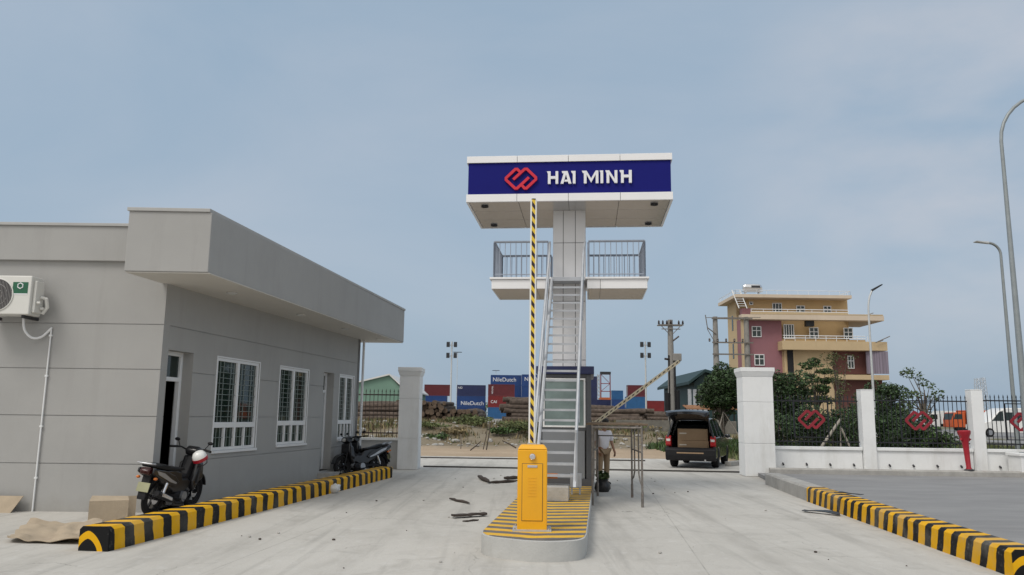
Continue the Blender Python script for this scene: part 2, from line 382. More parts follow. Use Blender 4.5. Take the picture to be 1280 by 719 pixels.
def dirt_ground():
    n = NT('bare_earth')
    col = n.mix(n.rng(n.noise(.25, 9, .65), .3, .7), (.36,.27,.185), (.47,.37,.265))
    col = n.mix(n.rng(n.noise(2.5, 8, .7), .5, .75, 0, .6), col, (.25,.185,.125))
    # behind the bank the earth turns to scrubby grey-brown soil and gravel yard
    far = n.rng(n.math('ADD', n.Y, n.math('MULTIPLY', n.math('SUBTRACT', n.noise(.5, 5), .5), 6)), 41, 46)
    col = n.mix(far, col, n.mix(n.rng(n.noise(.5, 8, .7), .35, .65), (.17,.135,.085), (.25,.215,.16)))
    yard = n.rng(n.Y, 58, 66); col = n.mix(yard, col, n.mix(n.rng(n.noise(.2, 6), .3, .7), (.22,.21,.19), (.30,.285,.26)))
    right = n.math('MULTIPLY', n.rng(n.math('ADD', n.X, n.math('MULTIPLY', n.math('SUBTRACT', n.noise(.4, 5), .5), 4)), 8, 10), n.rng(n.Y, 26, 29))
    col = n.mix(n.math('MULTIPLY', right, .8), col, n.mix(n.rng(n.noise(.6, 8, .7), .35, .65), (.06,.08,.03), (.20,.17,.10)))
    n.bump(n.noise(4, 9, .75), .7, .1); return n.done(col, .95)
M['earth'] = dirt_ground()
def asphalt():
    n = NT('grey_yard_paving')
    col = n.mix(n.rng(n.noise(.5, 9, .65, (1, 2.5, 1)), .3, .7), (.215,.215,.22), (.30,.30,.30))
    col = n.mix(n.rng(n.noise(.9, 8, .7, (.4, 3, 1)), .55, .75, 0, .5), col, (.37,.36,.345))
    col = n.mix(n.rng(n.noise(60, 3, .6), .35, .65, 0, .3), col, (.14,.14,.14))
    n.bump(n.noise(70, 5), .35, .01); return n.done(col, .9)
M['asphalt'] = asphalt()

# ------------------------------------------------------------------ world, sun
w = bpy.data.worlds.new('World'); sc.world = w; w.use_nodes = True; nt = w.node_tree; N = nt.nodes
bg = N['Background']; bg.inputs['Strength'].default_value = .1
sunp = Vector((-.42, -.50, .86)).normalized()
sky = N.new('ShaderNodeTexSky'); sky.sky_type = 'NISHITA'; sky.sun_disc = False
sky.sun_elevation = math.asin(sunp.z); sky.sun_rotation = math.atan2(sunp.x, sunp.y); sky.dust_density = 4; sky.air_density = 1.2
tc = N.new('ShaderNodeTexCoord'); mp = N.new('ShaderNodeMapping'); mp.inputs['Scale'].default_value = (1, 1, 2.2); L(nt, tc.outputs['Generated'], mp.inputs[0])
nz = N.new('ShaderNodeTexNoise'); nz.inputs['Scale'].default_value = 2.0; nz.inputs['Detail'].default_value = 6; nz.inputs['Roughness'].default_value = .52; nz.inputs['Distortion'].default_value = .4; L(nt, mp.outputs[0], nz.inputs['Vector'])
cr = N.new('ShaderNodeValToRGB'); cr.color_ramp.elements[0].position = .24; cr.color_ramp.elements[0].color = (2.25, 3.15, 4.1, 1)
cr.color_ramp.elements[1].position = .84; cr.color_ramp.elements[1].color = (3.45, 3.95, 4.6, 1)
L(nt, nz.outputs['Fac'], cr.inputs[0])
mx = N.new('ShaderNodeMix'); mx.data_type = 'RGBA'; mx.inputs[0].default_value = .86; L(nt, sky.outputs[0], mx.inputs[6]); L(nt, cr.outputs[0], mx.inputs[7])
# pale pinkish cloud low in the east
pk = N.new('ShaderNodeVectorMath'); pk.operation = 'DOT_PRODUCT'; L(nt, tc.outputs['Generated'], pk.inputs[0]); pk.inputs[1].default_value = Vector((.60, .85, .30)).normalized()
pr_ = N.new('ShaderNodeMapRange'); pr_.interpolation_type = 'SMOOTHSTEP'; pr_.inputs[1].default_value = .93; pr_.inputs[2].default_value = 1.0; L(nt, pk.outputs['Value'], pr_.inputs[0])
n2_ = N.new('ShaderNodeTexNoise'); n2_.inputs['Scale'].default_value = 4.5; n2_.inputs['Detail'].default_value = 6; L(nt, mp.outputs[0], n2_.inputs['Vector'])
r2_ = N.new('ShaderNodeMapRange'); r2_.inputs[1].default_value = .35; r2_.inputs[2].default_value = .65; r2_.inputs[4].default_value = .5; L(nt, n2_.outputs['Fac'], r2_.inputs[0])
pm = N.new('ShaderNodeMath'); pm.operation = 'MULTIPLY'; L(nt, pr_.outputs[0], pm.inputs[0]); L(nt, r2_.outputs[0], pm.inputs[1])
mp_ = N.new('ShaderNodeMix'); mp_.data_type = 'RGBA'; L(nt, pm.outputs[0], mp_.inputs[0]); L(nt, mx.outputs[2], mp_.inputs[6]); mp_.inputs[7].default_value = (4.7, 4.6, 4.8, 1)
# unseen brighter, whiter sky added overhead and behind the camera to neutralise the light
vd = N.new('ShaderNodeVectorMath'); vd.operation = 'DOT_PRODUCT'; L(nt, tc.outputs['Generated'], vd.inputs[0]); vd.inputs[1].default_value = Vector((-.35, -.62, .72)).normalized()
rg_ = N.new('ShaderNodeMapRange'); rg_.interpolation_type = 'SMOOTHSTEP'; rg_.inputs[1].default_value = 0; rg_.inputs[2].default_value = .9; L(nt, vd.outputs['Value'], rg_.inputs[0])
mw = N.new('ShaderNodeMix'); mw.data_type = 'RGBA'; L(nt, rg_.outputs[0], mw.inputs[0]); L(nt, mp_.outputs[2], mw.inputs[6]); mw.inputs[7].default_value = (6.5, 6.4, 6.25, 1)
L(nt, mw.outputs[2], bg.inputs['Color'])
sl = bpy.data.lights.new('sun', 'SUN'); sl.energy = 1.25; sl.angle = R(24); sl.color = (1, .955, .89)
so = bpy.data.objects.new('sun', sl); COL.objects.link(so); so.rotation_euler = sunp.to_track_quat('Z', 'Y').to_euler()
sc.view_settings.view_transform = 'Standard'; sc.view_settings.look = 'None'; sc.view_settings.gamma = 1; sc.view_settings.use_curve_mapping = False
sc.view_settings.exposure = .45
sc.cycles.max_bounces = 6

# ------------------------------------------------------------------ terrain
def sm(a, b, x):
    t = max(0, min(1, (x-a)/(b-a))); return t*t*(3-2*t)
def hgt(X, Y):
    z = -.06
    bank = sm(45, 56, Y) * (1.18 - .75*sm(9, 16, X))
    bump_ = .22*(mnoise.noise((X*.35, Y*.35, 0))) + .12*mnoise.noise((X*1.1, Y*1.1, 3))
    z += bank + bump_*sm(33, 48, Y)*(1-sm(60, 68, Y)) 
    z += .25*sm(26, 34, Y)*sm(7.5, 10, X)*(1-sm(45, 56, Y))
    return z
def ground():
    xs = [-3000,-900,-300,-120,-60,-35] + [-24+1.0*i for i in range(61)] + [45,70,120,300,900,3000]
    ys = [-200,-30,0,15,24,26,28,30,31,32,33] + [34+.8*i for i in range(45)] + [72,80,100,130,180,260,400,900,2500,5500]
    m = MB(); vs = [(x, y, hgt(x, y)) for y in ys for x in xs]; k = len(xs)
    m.add(vs, [(j*k+i, j*k+i+1, (j+1)*k+i+1, (j+1)*k+i) for j in range(len(ys)-1) for i in range(k-1)])
    tag(m.build('ground', M['earth'], smooth=60), kind='structure')
ground()
m = MB(); m.prism([(-40,-15),(40,-15),(40,23.0),(7.3,23.6),(9.0,27.5),(8.2,32.1),(-40,32.1)], -.3, 0)
tag(m.build('concrete_yard', M['ground_conc']), 'pale concrete yard', None, None, 'structure'); 
m = MB(); m.prism([(5.3,8.2),(6.45,20.0),(6.9,22.75),(40,20.7),(40,-12),(4.6,-12)], .012, .10)
tag(m.build('grey_paving', M['asphalt']), kind='structure')

# ------------------------------------------------------------------ gatehouse (left building)
OB = Vector((-5.66, 12.97)); AV = R(8.5); Vd = Vector((math.sin(AV), math.cos(AV)))
gh = thing('gatehouse', 'single-storey grey rendered gatehouse with deep flat canopy and grilled windows', 'building', (OB.x, OB.y, 0), 0)
def bl(u, v, z): return (u + Vd.x*v, Vd.y*v, z)     # building coords: u across (negative = into house), v along facade
def bbox(m, u0, u1, v0, v1, z0, z1, mi=0):
    m.hexa([bl(u0,v0,z0), bl(u1,v0,z0), bl(u1,v1,z0), bl(u0,v1,z0), bl(u0,v0,z1), bl(u1,v0,z1), bl(u1,v1,z1), bl(u0,v1,z1)], mi)
GR = [.74, 1.49, 2.24, 2.97]; LEN = 9.62; HW = 4.0
openings = [(.19,.97,.0,2.58), (1.81,3.5,.88,2.57), (4.5,6.05,.9,2.57), (7.0,7.7,.2,2.6), (8.12,9.2,.93,2.58)]
def grooved(m, faceu, thick, v0, v1, z0, z1, ops, along_v=True, g=.014):
    vb = sorted(set([v0, v1] + [o[i] for o in ops for i in (0,1)])); 
    zb = sorted(set([z0, z1] + [o[i] for o in ops for i in (2,3)] + [q for r_ in GR for q in (r_-g/2, r_+g/2)]))
    zb = [z for z in zb if z0 <= z <= z1]
    for a, b in zip(vb, vb[1:]):
        for c, d in zip(zb, zb[1:]):
            if any(o[0] <= (a+b)/2 <= o[1] and o[2] <= (c+d)/2 <= o[3] for o in ops): continue
            rec = .014 if any(abs((c+d)/2 - r_) < g/2 for r_ in GR) else 0
            if along_v: bbox(m, faceu-thick, faceu-rec, a, b, c, d)
            else: bbox(m, a, b, faceu+rec, faceu+thick, c, d)
m = MB(); grooved(m, 0, .22, .181, LEN, -.02, HW, openings)
grooved(m, 0, .18, -9.5, 0, -.02, HW, [], along_v=False)
bbox(m, -9.5, 0, LEN-.2, LEN, -.02, HW)             # far end wall
bbox(m, -9.5, -.22, .22, LEN-.2, 3.68, 3.9)         # roof slab
m.build('wall', M['wall'], gh)
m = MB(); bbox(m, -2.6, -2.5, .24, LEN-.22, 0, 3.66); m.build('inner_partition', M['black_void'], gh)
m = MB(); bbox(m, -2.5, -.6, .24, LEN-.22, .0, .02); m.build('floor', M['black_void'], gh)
# parapet beam on the end wall, with coping
m = MB(); bbox(m, -9.6, -.08, -.07, .3, HW, 4.58); m.build('parapet', M['wall'], gh, bevel=.008)
m = MB(); bbox(m, -9.65, -.10, -.10, .33, 4.58, 4.63); m.build('coping', M['coping'], gh, bevel=.006)
# canopy box
def rel(x, y): return (x - OB.x, y - OB.y)
cn = [rel(-5.88,11.93), rel(-4.62,11.96), rel(-3.15,23.35), rel(-4.42,23.35)]
m = MB(); m.prism(cn, 3.665, 4.60); m.build('canopy', M['wall'], gh, bevel=.01)
cc = Vector((sum(p[0] for p in cn)/4, sum(p[1] for p in cn)/4))
def grow(p, d): v = Vector(p) - cc; return (p[0] + d*(1 if v.x > 0 else -1), p[1] + d*(1 if v.y > 0 else -1))
m = MB(); m.prism([grow(p, .025) for p in cn], 4.60, 4.655); m.build('canopy_coping', M['coping'], gh, bevel=.006)
m = MB(); m.prism([grow(p, -.02) for p in cn], 3.645, 3.662); m.build('soffit', M['soffit'], gh)
for v in (.9, 3.9, 6.6, 9.3):
    m = MB(); c = bl(.62, v, 3.63); m.lathe([(.0,.016),(.085,.016),(.095,.004),(.085,-.006),(.06,.002),(0,.002)], c, n=20); m.build('downlight', M['white_lens'], gh, smooth=40)
# windows
def window(v0, v1, z0, z1, zr):
    fr = MB(); t = .055; d0, d1 = -.09, -.015; mid = (v0+v1)/2
    def b(a, bb, c, d, e0=d0, e1=d1): bbox(fr, e0, e1, a, bb, c, d)
    b(v0, v0+t, z0, z1); b(v1-t, v1, z0, z1); b(v0+t, v1-t, z1-t, z1); b(v0+t, v1-t, z0, z0+t)
    b(v0+t, v1-t, zr-.05, zr+.05); b(mid-.045, mid+.045, zr+.05, z1-t); b(mid-.03, mid+.03, z0+t, zr-.05)
    for q in (.25, .75):
        x = v0 + t + (v1-v0-2*t)*q; b(x-.022, x+.022, z0+t, zr-.05)
    bbox(fr, -.10, .035, v0-.03, v1+.03, z0-.05, z0-.002)
    bbox(fr, -.012, .006, v0-.035, v0-.002, z0, z1+.03); bbox(fr, -.012, .006, v1+.002, v1+.035, z0, z1+.03); bbox(fr, -.012, .006, v0-.002, v1+.002, z1+.002, z1+.03)
    f = fr.build('window', M['pvc'], gh, bevel=.004)
    g = MB(); bbox(g, -.062, -.056, v0+t-.01, v1-t+.01, z0+t-.01, z1-t+.01); g.build('pane', M['glass'], f)
    gr = MB(); e0, e1 = -.05, -.036; r = .0045
    for a, bb in ((v0+t, mid-.045), (mid+.045, v1-t)):
        wd = bb-a
        for q in (.18, .36, .72, .88): bbox(gr, e0, e1, a+wd*q-r, a+wd*q+r, zr+.05, z1-t)
        nn = 11
        for i in range(1, nn): 
            z = zr + .05 + (z1-t-zr-.05)*i/nn
            aa, b2 = (a, bb) if i % 2 else (a+wd*.18, a+wd*.88)
            bbox(gr, e0-.004, e1+.004, aa, b2, z-r, z+r)
    for q in range(1, 12):
        x = v0+t+(v1-v0-2*t)*q/12; bbox(gr, e0, e1, x-r, x+r, z0+t, zr-.05)
    bbox(gr, e0-.004, e1+.004, v0+t, v1-t, (z0+zr)/2-r, (z0+zr)/2+r)
    gr.build('grille', M['grille'], f)
window(1.81, 3.5, .88, 2.57, 1.34); window(4.5, 6.05, .9, 2.57, 1.36); window(8.12, 9.2, .93, 2.58, 1.37)
# doors
def door(v0, v1, z0, z1, ajar):
    fr = MB(); e0, e1 = -.25, -.18; t = .07
    bbox(fr, e0, e1, v0, v0+t, z0, z1); bbox(fr, e0, e1, v1-t, v1, z0, z1); bbox(fr, e0, e1, v0+t, v1-t, z1-t, z1); bbox(fr, e0, e1, v0+t, v1-t, z1-.5, z1-.43)
    f = fr.build('door', M['pvc'], gh, bevel=.004)
    g = MB(); bbox(g, -.22, -.215, v0+t, v1-t, z1-.43, z1-t); g.build('transom_pane', M['glass'], f)
    if ajar:
        g = MB(); bbox(g, -.95, -.26, v0+t, v0+t+.04, z0+.02, z1-.5); g.build('leaf', M['glass'], f)
    else:
        g = MB(); bbox(g, -.24, -.205, v0+t, v1-t, z0+.02, z1-.5); g.build('leaf', M['door_grey'], f)
        g = MB(); g.tube([bl(-.205, v0+.14, z0+1.0), bl(-.16, v0+.14, z0+1.0), bl(-.16, v0+.14, z0+1.2), bl(-.205, v0+.14, z0+1.2)], .012); g.build('handle', M['chrome'], f)
    rv = MB()
    bbox(rv, -.30, -.222, v1, v1+.1, z0, z1+.1); bbox(rv, -.30, -.222, v0, v1, z1, z1+.1)
    rv.build('door_reveal', M['wall'], gh)
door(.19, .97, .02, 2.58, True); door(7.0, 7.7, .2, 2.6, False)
m = MB(); bbox(m, -.5, .3, 6.9, 7.8, 0, .16); m.build('door_step', M['conc_block'], gh, bevel=.01)
m = MB(); bbox(m, -.6, -.001, 7.0, 7.7, .16, .2); m.build('door_sill', M['conc_block'], gh)
# downpipe at the far corner
m = MB(); c = bl(.06, LEN+.10, 0); m.cyl((c[0], c[1], 0), (c[0], c[1], 3.64), .035, n=12); m.build('downpipe', M['pvc'], gh, smooth=40)

# air conditioner
ac = thing('air_conditioner', 'ivory outdoor air conditioner unit hung high on the grey end wall', 'air conditioner', (-8.02, 12.5, 3.05))
m = MB(); m.box(-.42, .42, 0, .32, 0, .62); m.build('casing', M['ac_white'], ac, bevel=.018, seg=3)
m = MB(); m.box(.422, .47, .06, .28, .04, .55); m.build('valve_cover', M['ac_white'], ac, bevel=.012)
m = MB(); m.cyl((.48, .1, .2), (.53, .1, .2), .022); m.cyl((.48, .2, .12), (.53, .2, .12), .022); m.tube([(.47,.2,.3),(.55,.22,.28),(.56,.25,.15),(.48,.27,.05)], .03); m.build('pipe_valve', M['ac_white'], ac, smooth=40)
m = MB(); m.lathe([(.265,0),(.265,-.012),(.25,-.016),(.245,0)], (-.11, 0, .31), 'y', 40)
m.build('fan_ring', M['ac_white'], ac, smooth=40)
m = MB(); m.lathe([(0,-.003),(.243,-.003),(.243,.001),(0,.001)], (-.11, 0, .31), 'y', 40); m.build('fan_opening', M['seam'], ac)
m = MB()
for i in range(-10, 11):
    x = i*.0235; h = math.sqrt(max(0, .243**2 - x*x))
    if h > .02: m.cyl((-.11+x, -.012, .31-h), (-.11+x, -.012, .31+h), .0055, n=6)
for r in (.09, .17): m.tube([(-.11+r*math.cos(a*.314), -.016, .31+r*math.sin(a*.314)) for a in range(20)], .005, 6, closed=True)
m.build('fan_grille', M['fan_grey'], ac)
m = MB(); m.box(.13, .37, -.004, -.001, .335, .515); lb = m.build('label_plate', M['ac_green'], ac)
m = MB(); hexa_ = [(.25+.045*math.cos(R(60*i+30)), .455+.045*math.sin(R(60*i+30))) for i in range(6)]
m.tube([(p[0], -.006, p[1]) for p in hexa_], .009, 6, closed=True)
m.build('label_logo', M['letter'], lb)
m = MB(); m.box(.13, .37, -.005, -.001, .318, .333); m.build('label_strip', M['letter'], lb)
for x in (-.3, .3):
    m = MB(); m.box(x-.02, x+.02, .05, .46, -.05, -.002); m.build('bracket', M['seam'], ac)
dp = thing('drain_hose', 'thin white drain hose looping from the air conditioner and running down the wall', 'pipe', (-7.5, 12.9, 0))
pts = [(-.32,-.15,3.05),(-.31,-.12,2.85),(-.22,-.06,2.72),(-.10,0,2.73),(0,.03,2.84),(.03,.04,2.88)]
cv = []
for i in range(len(pts)-1):
    for t in (0, .33, .66):
        a, b = Vector(pts[i]), Vector(pts[i+1]); p0 = Vector(pts[max(0,i-1)]); p3 = Vector(pts[min(len(pts)-1,i+2)])
        cv.append(.5*((2*a)+(b-p0)*t+(2*p0-5*a+4*b-p3)*t*t+(3*a-p0-3*b+p3)*t**3))
m = MB(); m.tube(cv+[Vector(pts[-1])], .02, 10); m.build('loop', M['pvc'], dp, smooth=40)
m = MB(); m.cyl((.03,.045,0), (.03,.045,2.9), .013, n=10); m.build('downpipe', M['pvc'], dp, smooth=40)
for z in (.5, 1.3, 2.1, 2.75):
    m = MB(); m.box(.008, .052, .03, .068, z, z+.03); m.build('clip', M['pvc'], dp)

# ------------------------------------------------------------------ kerbs
def kerb(name, label, near, far, wdt, h, matl, endmat, group=None):
    a, b = Vector(near), Vector(far); d = (b-a); ln = d.length; rz = math.atan2(-d.x, d.y)
    k = thing(name, label, 'kerb', (a.x, a.y, 0), rz, group)
    prof = [(-wdt/2,0),(wdt/2,0),(wdt/2,h-.035),(wdt/2-.035,h),(-wdt/2+.035,h),(-wdt/2,h-.035)]
    m = MB(); n = 24
    for i in range(n):
        y0, y1 = ln*i/n, ln*(i+1)/n
        if i == 0: y0 += .004 if endmat else 0
        vs = [(p[0]+.004*math.sin(i*7+j), y0, p[1]) for j, p in enumerate(prof)] + [(p[0]+.004*math.sin((i+1)*7+j), y1, p[1]) for j, p in enumerate(prof)]
        fs = [(j, (j+1) % 6, 6+(j+1) % 6, 6+j) for j in range(6)]
        if i == 0: fs.append((5,4,3,2,1,0))
        if i == n-1: fs.append((6,7,8,9,10,11))
        m.add(vs, fs)
    m.build('painted_block' if endmat else 'block', matl, k)
    if endmat:
        m = MB(); m.prism(prof, -.012, .003, 'y'); m.build('painted_end', endmat, k)
    return k
kerb('painted_kerb', 'long black and yellow striped kerb beside the grey gatehouse', (-4.69, 9.40), (-3.16, 20.85), .36, .27, M['stripe_kerb'], M['kerb_end'])
kerb('painted_kerb', 'black and yellow striped kerb edging the grey paving on the right', (5.30, 8.45), (5.97, 16.0), .36, .28, M['stripe_kerb_r'], M['kerb_end'])
kerb('bare_kerb', 'unpainted concrete kerb continuing behind the striped kerb by the white wall', (5.975, 16.03), (6.42, 20.0), .36, .28, M['conc_block'], None)
kerb('low_kerb', 'low grey concrete kerb running along the foot of the white perimeter wall', (7.2, 22.72), (17, 22.2), .26, .25, M['conc_block'], None)

# ------------------------------------------------------------------ traffic island
ia = R(6.3); isl = thing('traffic_island', 'raised concrete island with yellow and black striped top carrying the barrier and sign tower', 'traffic island', (.22, 9.02, 0), -ia)
HI = .22
# local x across, y along
plan = [(-.62,.70)] + [(-.62+.34*(1-math.cos(R(a))), .70-.52*math.sin(R(a))) for a in (20,40,60,75)] + [(-.19,.11),(-.05,.045),(.08,.02),(.22,.035),(.36,.085)] + [(.60-.2*(1-math.cos(R(a))), .50-.37*math.sin(R(a))) for a in (75,55,35,15)] + [(.61,.7),(.62,11.2),(-.62,11.2)]
m = MB(); m.prism(plan, 0, HI-.006); m.build('base', M['conc_side'], isl, smooth=40)
m = MB(); m.prism([(x*.985-.002, y*.985+.09) for x, y in plan], HI-.006, HI); m.build('striped_top', M['island_top'], isl)
def ip(x, y, z=0):
    return Vector((.22 + x*math.cos(ia) + y*math.sin(ia), 9.02 - x*math.sin(ia) + y*math.cos(ia), z))

# barrier machine
def barrier(loc, rz, arm_tilt, arm_len, armmat, label):
    b = thing('barrier_gate', label, 'barrier', loc, rz)
    m = MB(); m.box(-.178, .178, -.14, .14, .0, .945); m.build('cabinet', M['yel'], b, bevel=.012, seg=3)
    m = MB(); m.hexa([(-.183,-.145,.946),(.183,-.145,.946),(.183,.145,.946),(-.183,.145,.946),(-.14,-.105,1.005),(.14,-.105,1.005),(.14,.105,1.005),(-.14,.105,1.005)])
    m.build('lid', M['yel'], b, bevel=.015, seg=3)
    m = MB(); m.box(-.12, .12, -.149, -.1405, .12, .78); d = m.build('door', M['yel'], b, bevel=.006)
    m = MB(); m.box(-.125, .125, -.1425, -.1402, .115, .785); m.build('door_seam', M['seam'], b)
    m = MB()
    for x in (-.20, .20):
        for y in (-.16, .16): m.cyl((x, y, .018), (x, y, .036), .013, n=6)
    m.build('bolt', M['chrome'], b)
    m = MB()
    for i in range(7): m.box(-.05, .05, -.153, -.1492, .40+i*.035, .412+i*.035)
    m.build('louvre', M['yel'], d)
    m = MB(); m.box(-.06, .06, -.156, -.1492, .735, .765); m.build('handle', M['chrome'], d, bevel=.004)
    m = MB(); m.lathe([(0,-.03),(.026,-.03),(.034,-.022),(.04,-.012),(.042,0),(0,0)], (0, -.1525, .862), 'y', 24); m.build('lock_knob', M['chrome'], b, smooth=30)
    m = MB(); m.box(-.23, .23, -.19, .19, 0, .018); m.build('base_plate', M['galv'], b)
    m = MB(); m.box(-.042, .042, -.028, .028, 0, arm_len); a = m.build('arm', armmat, b, bevel=.01)
    a.location = (-.01, .06, .80); a.rotation_euler = (0, arm_tilt, 0)
    m = MB(); m.box(-.055, .055, -.045, .045, -.05, .22); c = m.build('arm_clamp', M['galv'], b); c.location = (-.01, .06, .80); c.rotation_euler = (0, arm_tilt, 0)
    m = MB(); m.lathe([(0,.0),(.03,0),(.03,.012),(0,.02)], (0,0,arm_len), 'z', 12); e = m.build('arm_tip', M['seam'], a)
    return b
barrier((.275, 9.95, HI), -R(1.5), 0, 3.30, M['arm'], 'yellow barrier machine at the island nose with its striped arm raised upright')
barrier((1.43, 19.0, HI), -R(6), R(53.5), 3.15, M['arm_pale'], 'barrier machine behind the guard booth with its pale striped arm half raised')

# ------------------------------------------------------------------ sign tower
ta = R(5.5); tw = thing('sign_tower', 'tall gate tower with navy HAI MINH signboard, two balconies and steel stairs', 'sign tower', (1.255, 17.2, 0), -ta)
# column
cw = .35; m = MB(); m.box(-cw+.01, cw-.01, -cw+.01, cw-.01, HI, 6.0); col = m.build('column', M['seam'], tw)
m = MB(); zs = [HI, 1.4, 2.75, 4.0, 5.27, 5.99]; g = .006
for z0, z1 in zip(zs, zs[1:]):
    for a, b in ((-cw, -.13), (-.13, .13), (.13, cw)):
        for sgn in (-1, 1):
            y0, y1 = sorted((sgn*cw, sgn*(cw-.012))); m.box(a+g, b-g, y0, y1, z0+g, z1-g)
            x0, x1 = sorted((sgn*cw, sgn*(cw-.012))); m.box(x0, x1, a+g+(.015 if a < -.3 else 0), b-g-(.015 if b > .3 else 0), z0+g, z1-g)
m.build('column_panel', M['acp'], col)
# sign box
sw, sd = 2.135, 1.2; z0, z1, z2, z3 = 6.0, 6.135, 6.815, 6.96
m = MB(); m.box(-sw+.06, sw-.06, -sd+.06, sd-.06, z0+.01, z3-.03); sb = m.build('sign_box', M['seam'], tw)
def ringpanels(m, hw, hd, za, zb, n, t=.03, g=.004):
    for i in range(n):
        a, b = -hw+2*hw*i/n, -hw+2*hw*(i+1)/n
        m.box(a+g, b-g, -hd, -hd+t, za, zb); m.box(a+g, b-g, hd-t, hd, za, zb)
    for s in (-1, 1):
        x0, x1 = sorted((s*hw, s*(hw-t)))
        for a, b in ((-hd+t, 0), (0, hd-t)): m.box(x0, x1, a+g, b-g, za, zb)
xs_ = 4
m = MB(); ringpanels(m, sw, sd, z2+.002, z3, xs_); m.box(-sw+.031, sw-.031, -sd+.031, sd-.031, z3-.02, z3-.005); m.build('top_band', M['acp_white'], sb, bevel=.004)
m = MB(); ringpanels(m, sw, sd, z0-.03, z1-.002, xs_, .05); m.build('bottom_band', M['acp_white'], sb, bevel=.004)
m = MB(); ringpanels(m, sw-.035, sd-.035, z1, z2, 1, .02, 0); m.build('navy_panel', M['blue_sign'], sb)
m = MB(); g = .005
for i in range(4):
    for j in range(3):
        a, b = -sw+.055+(2*sw-.11)*i/4, -sw+.055+(2*sw-.11)*(i+1)/4; c, d = -sd+.055+(2*sd-.11)*j/3, -sd+.055+(2*sd-.11)*(j+1)/3
        m.box(a+g, b-g, c+g, d-g, z0-.02, z0+.008)
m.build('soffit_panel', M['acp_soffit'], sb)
for x in (-1.78, 1.78):
    for y in (-.85, .85):
        m = MB(); m.lathe([(0,.02),(.075,.02),(.08,-.03),(.065,-.03),(.06,.01),(0,.01)], (x, y, z0-.021), 'z', 20); m.build('downlight', [M['seam']], sb, smooth=40)
# lettering: survey coordinates of the sign face (6.4 px per photo px, 620..820)
def sx(u): return (620 + u/6.4 - 711.6)*.01658 + .01
def sz(v): return 6.475 - (v - 200)/6.4*.01650
def face_pieces(polys, name, mt, parent, y0, t=.045):
    m = MB()
    for i, po in enumerate(polys):
        m.prism([(sx(u), sz(v)) for u, v in po], y0-t-.0004*i, y0, 'y')
    return m.build(name, mt, parent, bevel=.003)
yF = -sd+.035-.004
T, B = 150, 255
def rct(a, b, c, d): return [(a,c),(b,c),(b,d),(a,d)]
glyphs = {
 'H': [[(410,T),(441,T),(441,T+20),(419,T+20)], rct(419,441,T+20,B), rct(480,502,T,B), rct(441,480,191,213)],
 'A': [[(530,T),(562,T),(566,170),(543,B),(520,B),(545,168),(534,168)], [(556,T),(577,T),(608,B),(584,B)], [(556,222),(576,222),(581,238),(550,238)]],
 'I': [[(603,T),(640,T),(640,T+20),(612,T+20)], rct(618,640,T+20,B)],
 'M': [[(690,T),(728,T),(728,T+20),(699,T+20)], rct(706,728,T+20,B), [(728,T),(764,214),(764,250),(728,182)], [(800,T),(800,182),(764,250),(764,214)], rct(800,822,T,B)],
 'I2': [[(831,T),(860,T),(860,T+20),(839,T+20)], rct(838,860,T+20,B)],
 'N': [[(876,T),(908,T),(908,T+20),(884,T+20)], rct(886,908,T+20,B), [(908,T),(950,222),(950,B),(908,183)], rct(950,972,T,B)],
 'H2': [[(988,T),(1022,T),(1022,T+20),(996,T+20)], rct(1000,1022,T+20,B), rct(1062,1085,T,B), rct(1022,1062,188,211)],
}
for k, po in glyphs.items():
    face_pieces(po, 'letter', M['letter'], sb, yF)
def thick_poly(pts, wdt):
    n = len(pts); lft = []; rgt = []
    for i in range(n):
        p = Vector(pts[i]); d0 = (p - Vector(pts[i-1])).normalized() if i else None; d1 = (Vector(pts[i+1]) - p).normalized() if i < n-1 else None
        if d0 is None: d0 = d1
        if d1 is None: d1 = d0
        n0 = Vector((-d0.y, d0.x)); n1 = Vector((-d1.y, d1.x)); b = (n0+n1).normalized(); k = wdt/2/max(.35, b.dot(n0))
        lft.append(p + b*k); rgt.append(p - b*k)
    return lft, rgt
E1 = [(140,214),(232,128),(250,128),(322,200),(322,216),(248,288),(232,288),(206,258)]
E2 = [(266,198),(172,288),(156,288),(82,216),(82,200),(156,128),(172,128),(198,156)]
def emblem(parent, name, fx, fz, y0, t, wdt, mt):
    m = MB()
    for q, E in enumerate((E1, E2)):
        l, r = thick_poly(E, wdt)
        for i in range(len(E)-1):
            yy = y0 - t - .0006*q
            po = [l[i], l[i+1], r[i+1], r[i]]
            m.prism([(fx(p.x), fz(p.y)) for p in po], yy, y0, 'y')
    return m.build(name, mt, parent)
emblem(sb, 'emblem', sx, sz, yF, .05, 22, M['emblem_red'])
